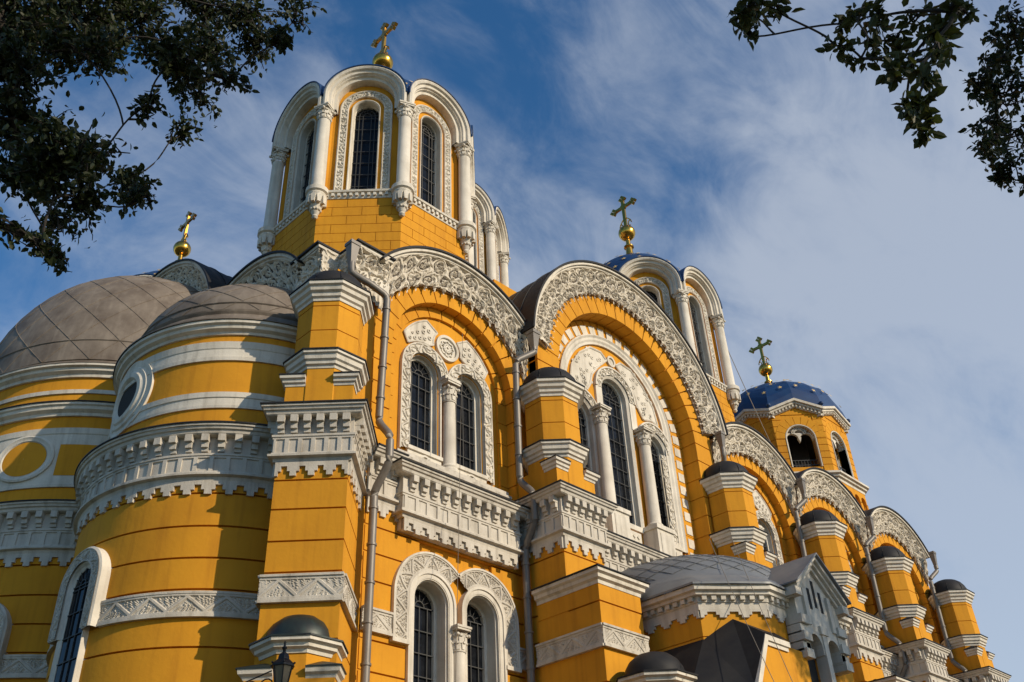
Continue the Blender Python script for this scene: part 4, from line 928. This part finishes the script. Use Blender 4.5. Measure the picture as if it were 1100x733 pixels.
# apses
A1 = (14.0, 25.1); a1 = apse(BASE, A1, 4.35, 18.8, 4.08, 21.7, 4.2, (128, 185), (), 88, 300)
upper_tier_small(a1, A1, 4.08, 15.2, 18.8)
dome_roof(a1, A1, 3.9, 19.55, 22.25, LEAD, [(4.42, 18.9), (4.42, 18.95), (4.22, 19.05), (4.08, 19.3), (4.05, 19.34), (4.1, 19.42), (3.98, 19.5), (4.0, 19.56)], 18)
A2 = (13.7, 33.5); a2 = apse(BASE, A2, 5.75, 20.1, 5.7, 24.8, 5.9, (146, 180, 216), (), 100, 262)
mb = MB(); cc = circle(A2, 5.7, 100, 262, 90)
mb.sweep(cc, [(-0.1, 15.85), (0.06, 15.85), (0.07, 15.95), (0.045, 15.97), (0.045, 17.72), (0.07, 17.75), (0.08, 17.95), (-0.1, 17.97)])
mb.sweep(cc, [(-0.1, 18.4), (0.08, 18.4), (0.1, 18.5), (0.22, 18.58), (0.24, 18.68), (0.30, 18.72), (0.30, 18.8), (-0.1, 18.84)]); flashing(mb, cc, 18.83, 0.30)
mb.sweep(cc, [(-0.1, 19.28), (0.05, 19.28), (0.06, 19.42), (-0.1, 19.44)])
mb.sweep(cc, [(-0.1, 19.9), (0.08, 19.9), (0.1, 20.0), (0.22, 20.08), (0.24, 20.18), (0.34, 20.22), (0.34, 20.3), (-0.1, 20.34)]); mb.build('string_moulding', [WHT, ROOF], a2)
for d in (144, 180, 215.5):
    q = math.radians(d)
    for (prof, m, nm) in (([(1.0, -0.02), (1.0, 0.11), (0.92, 0.13), (0.84, 0.09), (0.78, 0.09), (0.72, 0.03)], WHT, 'medallion_ring'), ([(0.74, 0.062), (0.4, 0.062), (0.01, 0.062)], YEL, 'medallion_field')):
        vs = []; fs = []; k = len(prof)
        for i in range(48):
            a = 2*PI*i/48
            for rad, w in prof: A = q+rad*math.cos(a)/5.7; vs.append((A2[0]+(5.7+w)*math.cos(A), A2[1]+(5.7+w)*math.sin(A), 17.0-0.1+rad*0.82*math.sin(a)))
        for i in range(48):
            for j in range(k-1): fs.append((i*k+j, i*k+j+1, ((i+1) % 48)*k+j+1, ((i+1) % 48)*k+j))
        mb = MB(); mb.add(vs, fs); mb.build(nm, m, a2, smooth=True, recalc=False)
    # yellow panel between the medallions
    mb = MB(); q2 = q+math.radians(18)
    nS = 12; top = [(q2+math.radians(5.5)*(2*i/nS-1), 17.3-0.0) for i in range(nS+1)]
    vs = []; fs = []
    for i in range(nS+1):
        x = 2*i/nS-1; A = q2+math.radians(7.0)*x; e = 0.85*(1-0.45*(1-abs(x)))
        for z in (16.25, 17.35): vs.append((A2[0]+(5.7+0.055)*math.cos(A), A2[1]+(5.7+0.055)*math.sin(A), z))
    for i in range(nS): fs.append((2*i, 2*i+2, 2*i+3, 2*i+1))
    mb.add(vs, fs); mb.build('wall_panel', YEL, a2, recalc=False)
dome_roof(a2, A2, 5.8, 20.6, 27.0, LEAD, [(6.06, 20.3), (6.06, 20.36), (5.85, 20.45), (5.76, 20.58)], 22, ex=0.80)

# ------------------------------------------------------------------ south porch
PP = [(23.5, 19.5), (23.5, 15.4), (25.05, 14.15), (29.55, 14.15), (31.1, 15.4), (31.1, 19.5)]
mb = MB(); prof = [(-0.6, 0), (0, 0)]
for z in (2, 3.5, 5, 6.2, 7.0, 7.8, 8.6, 9.5, 10.35): prof += [(0, z-0.016), (-0.04, z-0.014), (-0.04, z+0.014), (0, z+0.016)]
mb.sweep(PP, prof+[(0, 11.7), (-0.6, 11.7)]); porch = mb.build('porch', YEL, BASE)
mb = MB(); mb.sweep(PP, [(-0.1, 11.1), (0.07, 11.1), (0.07, 11.3), (0.10, 11.32), (0.11, 11.48), (0.24, 11.5), (0.25, 11.58), (0.34, 11.62), (0.34, 11.76), (-0.1, 11.8)])
for f, L in edges_of(PP):
    n = int(L/0.27)
    for i in range(n): u = -L/2+L*(i+0.5)/n; mb.box(f, u-0.07, u+0.07, 0.05, 0.20, 11.36, 11.49)
    n = max(1, round(L/0.62)); p = L/n
    for i in range(n):
        c = -L/2+p*(i+0.5)
        for lo, hi, d in ((-0.5,-0.34,0.23),(-0.34,-0.2,0.15),(-0.2,0.2,0.06),(0.2,0.34,0.15),(0.34,0.5,0.23)): mb.box(f, c+p*lo, c+p*hi, -0.05, 0.068+0.0001*abs(lo), 11.11-d, 11.12)
mb.build('porch_cornice', WHT, porch)
mb = MB(); cx, cy = 27.3, 18.4; ring0 = [(23.1, 23.4), (23.1, 20.4), (23.1, 17.6), (23.1, 15.22), (24.0, 14.45), (24.9, 13.76), (26.3, 13.76), (27.3, 13.76), (28.3, 13.76), (29.7, 13.76), (30.6, 14.45), (31.5, 15.22), (31.5, 17.6), (31.5, 20.4), (31.5, 23.4)]
ring0 = [(a[0]+(b[0]-a[0])*i/5, a[1]+(b[1]-a[1])*i/5) for a, b in zip(ring0[:-1], ring0[1:]) for i in range(5)]+[ring0[-1]]
vs = []; fs = []; K = len(ring0)
lv = [(1.0, 11.76, 0), (1.0, 11.82, 0), (0.93, 12.22, 0.3), (0.86, 12.5, 0.75)]+[(0.86*math.cos(t)+0.0, 12.5+1.62*math.sin(t), 1) for t in [PI/2*i/9 for i in range(1, 10)]]
for s, z, k in lv:
    for (x, y) in ring0:
        a = math.atan2(y-cy, x-cx); rr = math.hypot(x-cx, y-cy); r = (1-k)*rr+k*4.35; vs.append((cx+r*s*math.cos(a), cy+r*s*math.sin(a), z))
for i in range(len(lv)-1):
    for j in range(K-1): fs.append((i*K+j, i*K+j+1, (i+1)*K+j+1, (i+1)*K+j))
mb.add(vs, fs)
for k in range(15):
    for s in (-1, 1):
        pts = []
        for i in range(12):
            t = PI/2*0.9*i/11; a = PI+PI*k/15*1.0+s*0.95*t; pts.append((cx+(4.35*0.86*math.cos(t)+0.02)*math.cos(a), cy+(4.35*0.86*math.cos(t)+0.02)*math.sin(a), 12.51+1.62*math.sin(t)))
        mb.tube(pts, 0.012, 4)
mb.build('porch_roof', GREYROOF, porch, smooth=True)
# gabled front with slit windows on stepped corbels
YG = 13.73; fg = Fr((27.3, YG), (0, -1)); hg = 1.25
mb = MB(); mb.prism(fg, [(-hg, 10.9), (hg, 10.9), (hg, 11.95), (0, 13.0), (-hg, 11.95)], -0.6, 0)
for s in (-1, 1):
    for (dz, d, w) in ((0, 0.5, 0.14), (0.28, 0.46, 0.05), (0.5, 0.42, 0.12), (0.8, 0.38, 0.02), (1.0, 0.34, 0.1)):
        u0, u1 = sorted((s*(hg+0.06), s*(hg-0.42+dz*0.08))); mb.box(fg, u0, u1, -0.4, w, 11.1-dz-0.26, 11.1-dz)
    for (a, b, w) in ((0.0, 0.14, 0.30), (-0.13, 0.0, 0.20), (-0.28, -0.13, 0.10)):
        P = [(0, 13.02+a), (s*(hg+0.22), 11.84+a), (s*(hg+0.22), 11.84+b), (0, 13.02+b)]; mb.prism(fg, P if s > 0 else P[::-1], -0.3, w)
    mb.box(fg, min(s*0.62, s*0.80), max(s*0.62, s*0.80), -0.3, 0.08, 10.9, 12.0)
    u0, u1 = sorted((s*(hg-0.05), s*(hg+0.3))); mb.box(fg, u0, u1, -0.2, 0.26, 11.6, 11.84)
mb.box(fg, -0.12, 0.12, -0.3, 0.06, 9.3, 10.9); mb.box(fg, -0.2, 0.2, -0.3, 0.1, 10.7, 10.95)
for s in (-1, 1): mb.arch_panel(fg, min(0, s*1.1), max(0, s*1.1), 10.1, 10.95, s*0.52, 0.36, 10.1, 10.3, -0.35, 0.02, 10)
mb.build('porch_gable', WHT, porch)
mb = MB()
for u, z0, z1 in ((-0.32, 11.45, 12.1), (0, 11.55, 12.4), (0.32, 11.45, 12.1)): mb.box(fg, u-0.07, u+0.07, 0.001, 0.012, z0, z1)
for s in (-1, 1): mb.box(fg, s*0.52-0.34, s*0.52+0.34, -0.345, -0.33, 8.6, 10.6)
mb.build('slit_opening', DARKIN, porch)
mb = MB()
for s in (-1, 1):
    P = [(0, 13.16), (s*(hg+0.34), 11.92), (s*(hg+0.34), 11.97), (0, 13.21)]; mb.prism(fg, P if s > 0 else P[::-1], -3.8, 0.40)
mb.build('gable_roof', GREYROOF, porch)
mb = MB(); mb.prism(fg, [(-hg+0.02, 11.5), (hg-0.02, 11.5), (hg-0.02, 11.93), (0, 12.98), (-hg+0.02, 11.93)], -3.6, -0.55); mb.build('gable_cheek', ROOF, porch)
# low annex with a dark hipped roof in the corner of the porch
P = (24.22, 14.80, 10.85); E1 = (23.95, 13.70, 10.12); E2 = (25.25, 13.70, 10.12); E3 = (23.0, 13.70, 8.4); J1 = (23.5, 15.42, 10.28); J2 = (23.5, 17.4, 10.28); E4 = (22.2, 15.2, 8.6); E2b = (25.25, 14.16, 10.5)
mb = MB(); mb.add([P, E1, E2, E3, J1, J2, E4, E2b], [(0, 4, 3, 1), (4, 5, 6, 3), (0, 1, 2, 7)])
mb.add([(p[0], p[1], p[2]-0.06) for p in (P, E1, E2, E3, J1, J2, E4, E2b)], [(0, 4, 3, 1), (4, 5, 6, 3), (0, 1, 2, 7)]); mb.build('annex_roof', ROOF, porch)
fa = Fr((0, 13.80), (0, -1)); mb = MB(); mb.prism(fa, [(23.1, 0), (26.2, 0), (26.2, 10.0), (24.0, 10.0), (23.1, 8.4)], -0.5, 0); mb.build('annex_wall', YEL, porch)
mb = MB(); mb.prism(fa, [(22.93, 8.30), (23.08, 8.24), (24.06, 9.98), (23.93, 10.08)], -0.05, 0.12); mb.box(fa, 23.95, 25.2, -0.05, 0.10, 9.94, 10.09); mb.box(fa, 24.0, 25.15, -0.05, 0.05, 9.82, 9.94); mb.build('annex_coping', WHT, porch)

# ------------------------------------------------------------------ rainwater pipes
def downpipe(path, r=0.085, hopper=None):
    mb = MB(); P = [Vector(p) for p in path]; pts = [P[0]]
    for i in range(1, len(P)-1):      # rounded elbows
        a = (P[i-1]-P[i]); b = (P[i+1]-P[i]); k = min(0.16, a.length*0.4, b.length*0.4)
        p0 = P[i]+a.normalized()*k; p1 = P[i]+b.normalized()*k
        pts += [p0, (p0+2*P[i]+p1)/4, p1]
    pts.append(P[-1]); mb.tube(pts, r, 12)
    for i in range(len(P)-1):
        d = P[i+1]-P[i]
        if abs(d.z) > 1.2:
            z = 0.5
            while z < d.length-0.2: q = P[i]+d.normalized()*z; mb.tube([q-d.normalized()*0.03, q+d.normalized()*0.03], r*1.22, 12); z += 1.05
    o = mb.build('downpipe', PIPE, BASE, smooth=True)
    if hopper:
        x, y, z = hopper; q = 0.72 if x > 30 else 0.8; g = MB(); g.hexa([(x-0.2*q,y-0.2*q,z),(x+0.2*q,y-0.2*q,z),(x+0.2*q,y+0.2*q,z),(x-0.2*q,y+0.2*q,z)]+[(x-0.09*q,y-0.09*q,z-0.8),(x+0.09*q,y-0.09*q,z-0.8),(x+0.09*q,y+0.09*q,z-0.8),(x-0.09*q,y+0.09*q,z-0.8)])
        g.hexa([(x-0.23*q,y-0.23*q,z),(x+0.23*q,y-0.23*q,z),(x+0.23*q,y+0.23*q,z),(x-0.23*q,y+0.23*q,z)]+[(x-0.23*q,y-0.23*q,z+0.12),(x+0.23*q,y-0.23*q,z+0.12),(x+0.23*q,y+0.23*q,z+0.12),(x-0.23*q,y+0.23*q,z+0.12)]); g.build('hopper', PIPE, o)
    return o
downpipe([(13.72, 19.72, 21.2), (13.72, 19.72, 20.8), (14.3, 19.5, 20.55), (14.95, 19.45, 20.35), (14.95, 19.6, 15.9), (14.95, 19.05, 15.25), (14.95, 19.05, 14.4), (14.9, 19.6, 13.7), (14.85, 19.62, 0)], 0.115, (13.72, 19.72, 21.85))
downpipe([(21.35, 19.2, 21.2), (21.35, 19.2, 21.0), (20.68, 19.5, 20.5), (20.72, 19.6, 15.9), (20.74, 19.05, 15.3), (20.74, 19.05, 14.4), (20.8, 19.6, 13.6), (20.8, 19.65, 0)], 0.115, (21.35, 19.2, 21.75))
for x in (39.3, 45.8, 52.9): downpipe([(x, 19.15, 21.1), (x, 19.15, 20.8), (x-0.55, 19.45, 20.3), (x-0.55, 19.55, 15.9), (x-0.55, 19.0, 15.3), (x-0.55, 19.0, 14.3), (x-0.55, 19.55, 13.6), (x-0.55, 19.6, 0)], 0.115, (x, 19.15, 21.75))
downpipe([(32.75, 19.1, 21.2), (32.75, 19.1, 20.9), (32.95, 19.3, 20.3), (32.95, 19.4, 14)], 0.115, (32.75, 19.1, 21.8))

# hand the parts over to the cathedral
for o in list(BASE.children): o.parent = CATH; o.location = o.location-CATH.location
bpy.data.objects.remove(BASE)

# ------------------------------------------------------------------ lantern on the corner buttress
LP = Vector((11.40, 17.85, 7.85))
lant = empty('wall_lantern', tuple(LP)); lant['label'] = 'black iron lantern on a scrolled bracket in front of the corner buttress'; lant['category'] = 'lantern'
mb = MB()
mb.lathe((0,0), [(0.001,0.62),(0.03,0.58),(0.02,0.52),(0.06,0.46),(0.03,0.40),(0.05,0.36),(0.10,0.33),(0.13,0.26),(0.13,0.22),(0.26,0.10),(0.26,0.06),(0.001,0.06)], 6); mb.lathe((0,0), [(0.001,-0.45),(0.05,-0.43),(0.13,-0.38),(0.15,-0.36),(0.001,-0.35)], 6)
for k in range(6):
    a = k*PI/3; mb.tube([(0.22*math.cos(a),0.22*math.sin(a),0.07),(0.13*math.cos(a),0.13*math.sin(a),-0.37)], 0.014, 5); mb.ball((0.26*math.cos(a),0.26*math.sin(a),0.12),0.025,5)
mb.build('lamp_cage', BLACK, lant)
mb = MB(); mb.lathe((0,0), [(0.205,0.065),(0.125,-0.36)], 6); mb.build('lamp_pane', LAMPGL, lant)
mb = MB(); d = Vector((1,1,0)).normalized(); w0 = 1.05
mb.tube([tuple(Vector((0,0,-0.42))),(0,0,-0.62),tuple(d*0.15+Vector((0,0,-0.75))),tuple(d*w0+Vector((0,0,-0.75)))], 0.025, 6)
l = Vector((-1,1,0)).normalized()
for sc, off in ((0.16, 0.35), (0.11, 0.75)):
    mb.tube([tuple(d*(off+sc*(1-i/16)*math.cos(i*0.55))+Vector((0,0,-0.72+sc*(1-i/16)*math.sin(i*0.55)+0.1))) for i in range(15)], 0.016, 5)
    mb.tube([tuple(l*(off*0.8+sc*(1-i/16)*math.cos(i*0.55))+Vector((0,0,-0.30+sc*(1-i/16)*math.sin(i*0.55)))) for i in range(15)], 0.016, 5)
mb.tube([tuple(l*0.22), tuple(l*0.75+Vector((0,0,-0.22)))], 0.016, 5)
mb.build('bracket', BLACK, lant)

# ------------------------------------------------------------------ thin cables
def cable(a, b, sag, label, r=0.009):
    a, b = Vector(a), Vector(b); pts = [a.lerp(b, i/16)-Vector((0,0,sag*4*(i/16)*(1-i/16))) for i in range(17)]
    mb = MB(); mb.tube([tuple(p) for p in pts], r, 5); o = mb.build('cable', CABLE, None); o['label'] = label; o['category'] = 'cable'; o['group'] = 'thin cables'
    return o
cable((24.0, 15.0, 13.3), (19.6, 10.4, 5.0), 0.25, 'left of two thin cables crossing in front of the grey porch dome')
cable((25.6, 15.2, 13.9), (20.2, 10.4, 5.0), 0.25, 'right of two thin cables crossing in front of the grey porch dome')
cable((18.0, 19.30, 20.3), (17.2, 18.9, 8.0), 0.0, 'thin hanging cable crossing the paired windows of the nearest bay', 0.008)
cable((40.4, 22.4, 32.5), (42.0, 21.0, 23.0), 0.2, 'thin cable beside the white columns of the far starred dome', 0.02)

# ------------------------------------------------------------------ trees
def tree(name, label, trunk, fork, clumps, leaf, seed, m, twigs=1.0, shade=()):
    """trunk: ground point; clumps: (x,y,z, rx,rz, leaves)"""
    rnd = random.Random(seed); nr = np.random.default_rng(seed)
    root = empty(name, (trunk[0], trunk[1], 0)); root['label'] = label; root['category'] = 'tree'; root['group'] = 'trees in front of the cathedral'
    T = Vector((trunk[0], trunk[1], 0)); Fk = Vector(fork); mb = MB()
    def bend(a, b, k, n=8):
        a, b = Vector(a), Vector(b); L = (b-a).length; o = Vector((rnd.uniform(-1,1), rnd.uniform(-1,1), rnd.uniform(-0.2,1)))*L*k; o2 = Vector((rnd.uniform(-1,1), rnd.uniform(-1,1), rnd.uniform(-1,1)))*L*k*0.5
        return [a.lerp(b, i/n)+o*(math.sin(PI*i/n))+o2*math.sin(2*PI*i/n) for i in range(n+1)]
    mb.tube(bend(T-T-Vector((0,0,0.2)), Fk-T, 0.03), trunk[2], 12, trunk[2]*0.7)
    LV = []; 
    nodes = [(Fk-T, 0.0)]
    for (x, y, z, rx, rz, num) in sorted(clumps, key=lambda q: (Vector(q[:3])-Fk).length):
        C = Vector((x, y, z)); r0 = 0.05+0.02*rx
        st0 = min(nodes, key=lambda q: ((C-T)-q[0]).length+0.35*q[1])
        limb = bend(st0[0], C-T, 0.10, 10); d0 = st0[1]; rr = max(0.012, 0.075-0.012*d0); mb.tube([tuple(p) for p in limb], rr, 7, max(0.010, rr*0.45))
        for i in (4, 6, 8, 10): nodes.append((limb[i], d0+(limb[i]-limb[0]).length))
        ntw = int((7+num/70)*twigs)
        for k in range(ntw):
            st = limb[rnd.randrange(7, 11)]
            v = Vector((rnd.gauss(0,1), rnd.gauss(0,1), rnd.gauss(0,1))).normalized(); v = Vector((v.x*rx, v.y*rx, v.z*rz))*rnd.uniform(0.55, 1.2)
            tw = bend(st, C-T+v, 0.10, 6); mb.tube([tuple(p) for p in tw], r0*0.30, 5, 0.007)
            for q in range(3):
                a = tw[rnd.randrange(2, 6)]; b = a+Vector((rnd.gauss(0,1), rnd.gauss(0,1), rnd.gauss(0,0.8)))*0.28*rx; t2 = bend(a, b, 0.12, 4); mb.tube([tuple(p) for p in t2], 0.011, 4, 0.004)
                for pp in t2[1:]:
                    for _ in range(max(1, int(num/ntw/14))): LV.append((pp, 0.02*rx+0.04))
            for pp in tw[3:]:
                for _ in range(max(1, int(num/ntw/12))): LV.append((pp, 0.04*rx+0.04))
    mb.build('trunk', BARK, root, smooth=True)
    P = np.array([tuple(p) for p, _ in LV]); s = np.array([q for _, q in LV])[:, None]; P = P+nr.normal(0, 1, P.shape)*s
    n = len(P); sz = leaf*nr.uniform(0.65, 1.25, (n, 1))
    ax = nr.normal(0, 1, (n, 3))+np.array([0, 0, -0.5]); ax /= np.linalg.norm(ax, axis=1, keepdims=True)
    up_ = nr.normal(0, 1, (n, 3))+np.array([0, 0, 0.6]); sd_ = np.cross(ax, up_); sd_ /= np.linalg.norm(sd_, axis=1, keepdims=True); nn = np.cross(sd_, ax)
    def pt(a, b, c): return P+ax*sz*a+sd_*sz*b+nn*sz*c
    V = np.stack([pt(0,0,0), pt(0.30,0.27,0.07), pt(0.68,0.22,0.07), pt(1,0,-0.06), pt(0.68,-0.22,0.07), pt(0.30,-0.27,0.07), pt(0.45,0,0)], 1).reshape(-1, 3)
    F = []
    for i in range(n): b = 7*i; F += [(b, b+1, b+2, b+6), (b+6, b+2, b+3, b+4), (b, b+6, b+4, b+5)]
    me = bpy.data.meshes.new('crown'); me.from_pydata(V.tolist(), [], F); me.materials.append(m); me.update()
    o = bpy.data.objects.new('crown', me); COL.objects.link(o); o.parent = root
    return root
def ray_pt(px, py, dist):      # a point seen at this place of the picture, at a horizontal distance
    d = fw*F_PX+rt*(px-550)-up*(py-366.5); t = dist/math.hypot(d.x, d.y); return d*t+Vector((0, 0, CAM_Z))
LEFT = [(1.49,10.58,13.35,0.82,0.68,1511), (2.25,10.87,14.44,0.87,0.73,1511), (3.15,10.83,15.12,0.83,0.69,1249), (4.16,11.04,16.33,0.80,0.66,1012), (4.70,10.04,15.85,0.61,0.51,647), (5.58,10.31,16.93,0.43,0.36,287), (2.90,8.10,11.40,0.41,0.35,577), (3.91,9.34,13.51,0.53,0.44,647), (5.05,10.67,15.85,0.45,0.38,337), (4.03,9.99,13.24,0.36,0.30,287), (4.25,10.85,13.32,0.26,0.22,144), (3.65,8.11,11.63,0.23,0.19,161), (1.69,10.00,11.85,0.57,0.47,881), (1.93,9.16,11.74,0.47,0.39,647), (2.66,10.06,13.29,0.44,0.37,449), (1.91,10.33,11.26,0.60,0.50,1012), (2.03,8.30,9.32,0.45,0.38,881), (1.97,9.05,9.48,0.36,0.30,511), (2.62,9.11,10.33,0.36,0.30,449), (3.72,11.10,12.07,0.41,0.34,391), (3.80,10.52,11.41,0.20,0.16,97), (2.54,8.70,9.25,0.27,0.22,287), (2.97,10.89,10.64,0.33,0.27,287), (2.22,8.71,8.45,0.19,0.16,161), (2.85,10.27,9.50,0.11,0.09,40), (2.84,8.48,10.87,0.19,0.16,127), (3.91,7.56,12.16,0.20,0.17,127), (1.57,11.44,13.94,0.79,0.66,1249)]
MID = [(6.33,2.52,10.08,0.12,0.10,5), (6.29,2.64,9.92,0.09,0.08,3), (7.44,2.87,11.25,0.14,0.12,5), (7.22,2.97,10.81,0.11,0.09,3), (6.52,2.36,10.10,0.08,0.07,2), (7.68,2.04,10.60,0.09,0.07,2), (7.02,2.03,9.66,0.10,0.08,3), (7.30,1.78,10.16,0.15,0.12,7), (6.65,1.45,9.16,0.17,0.14,12), (7.70,1.81,10.04,0.15,0.13,7), (7.30,1.89,9.52,0.10,0.09,3), (7.78,1.63,9.99,0.17,0.14,10), (7.73,1.34,10.08,0.19,0.16,12), (6.86,1.11,8.80,0.15,0.12,10), (6.91,1.37,8.73,0.13,0.11,7), (6.64,1.18,8.36,0.11,0.09,5), (6.55,1.49,8.38,0.08,0.07,3), (6.47,1.28,8.02,0.09,0.07,3), (6.89,0.94,8.96,0.11,0.09,5), (7.31,1.17,9.08,0.09,0.07,3), (6.36,1.36,7.73,0.06,0.05,1), (7.33,1.66,8.54,0.05,0.04,0), (6.85,1.45,7.93,0.07,0.06,2), (6.80,1.51,7.79,0.05,0.04,1), (7.67,0.94,9.68,0.07,0.06,1)]
RIGHT = [(14.14,1.30,15.15,0.63,0.52,382), (13.69,1.68,14.51,0.43,0.35,190), (14.05,2.06,14.54,0.32,0.27,107), (14.65,1.78,14.66,0.55,0.46,298), (13.00,1.93,12.85,0.39,0.32,190), (15.31,1.96,14.35,0.49,0.41,223), (12.89,2.11,12.30,0.32,0.26,132), (14.72,2.15,13.28,0.35,0.30,132), (14.96,2.17,13.02,0.25,0.21,64), (13.01,0.98,14.40,0.38,0.31,160), (14.78,2.38,13.15,0.14,0.12,21)]
def shade_leaves(root, masses, leaf, m, seed):
    # unseen crown masses above and behind, larger leaves, added to shade boughs and porch
    nr = np.random.default_rng(seed); o = [c for c in root.children if c.name.startswith('crown')][0]; Ps = []
    for (x, y, z, r, n) in masses:
        v = nr.normal(0, 1, (n, 3)); v /= np.linalg.norm(v, axis=1, keepdims=True); v *= r*nr.uniform(0.15, 1, (n, 1))**0.45; v[:, 2] *= 0.8
        v *= 1+0.15*np.sin(v[:, :1]*3+v[:, 1:2]*2.3); Ps.append(v+np.array([x, y, z])-np.array(root.location))
    P = np.concatenate(Ps); n = len(P); sz = leaf*nr.uniform(0.7, 1.3, (n, 1)); a = nr.normal(0, 1, (n, 3)); a /= np.linalg.norm(a, axis=1, keepdims=True)
    b = np.cross(a, nr.normal(0, 1, (n, 3))); b /= np.linalg.norm(b, axis=1, keepdims=True)
    V = np.stack([P-a*sz*0.5, P+b*sz*0.3, P+a*sz*0.5, P-b*sz*0.3], 1).reshape(-1, 3)
    me = o.data; old = len(me.vertices); v0 = np.zeros(old*3); me.vertices.foreach_get('co', v0)
    F = [tuple(p.vertices) for p in me.polygons]+[(old+4*i, old+4*i+1, old+4*i+2, old+4*i+3) for i in range(n)]
    m2 = bpy.data.meshes.new('crown'); m2.from_pydata(np.concatenate([v0.reshape(-1, 3), V]).tolist(), [], F); m2.materials.append(m); m2.update(); o.data = m2
t1 = tree('broadleaf_tree', 'dark leafy tree whose dense boughs fill the top left corner of the sky', (-3.0, 6.0, 0.28), (-1.8, 6.6, 6.5), LEFT, 0.105, 11, LEAF)
shade_leaves(t1, [(4, 1.2, 15.0, 3.0, 7000), (7.2, 0.2, 15, 3.0, 7000), (0.5, 2.5, 14.5, 3, 7000)], 0.17, LEAF, 1)
t2 = tree('broadleaf_tree', 'large olive leaves on loose hanging twigs at the top, right of centre', (5.0, -5.5, 0.22), (5.4, -3.2, 8.5), MID, 0.125, 12, LEAF2, 0.42)
shade_leaves(t2, [(8.6, -4.8, 14, 2.8, 7000), (6.4, -4.5, 12.5, 2.2, 3500)], 0.17, LEAF2, 2)
t3 = tree('broadleaf_tree', 'dark small leaved tree reaching in from the right edge of the sky', (21.0, -5.0, 0.3), (20, -3.5, 9.5), RIGHT, 0.125, 13, LEAF, 0.85)
shade_leaves(t3, [(16, -4.6, 17.5, 2.8, 7000), (30.6, -1.2, 18.7, 2.1, 5000), (32.6, -2.2, 17.6, 2.3, 3000), (31.5, -3.0, 15.5, 2.4, 4500)], 0.19, LEAF, 3)
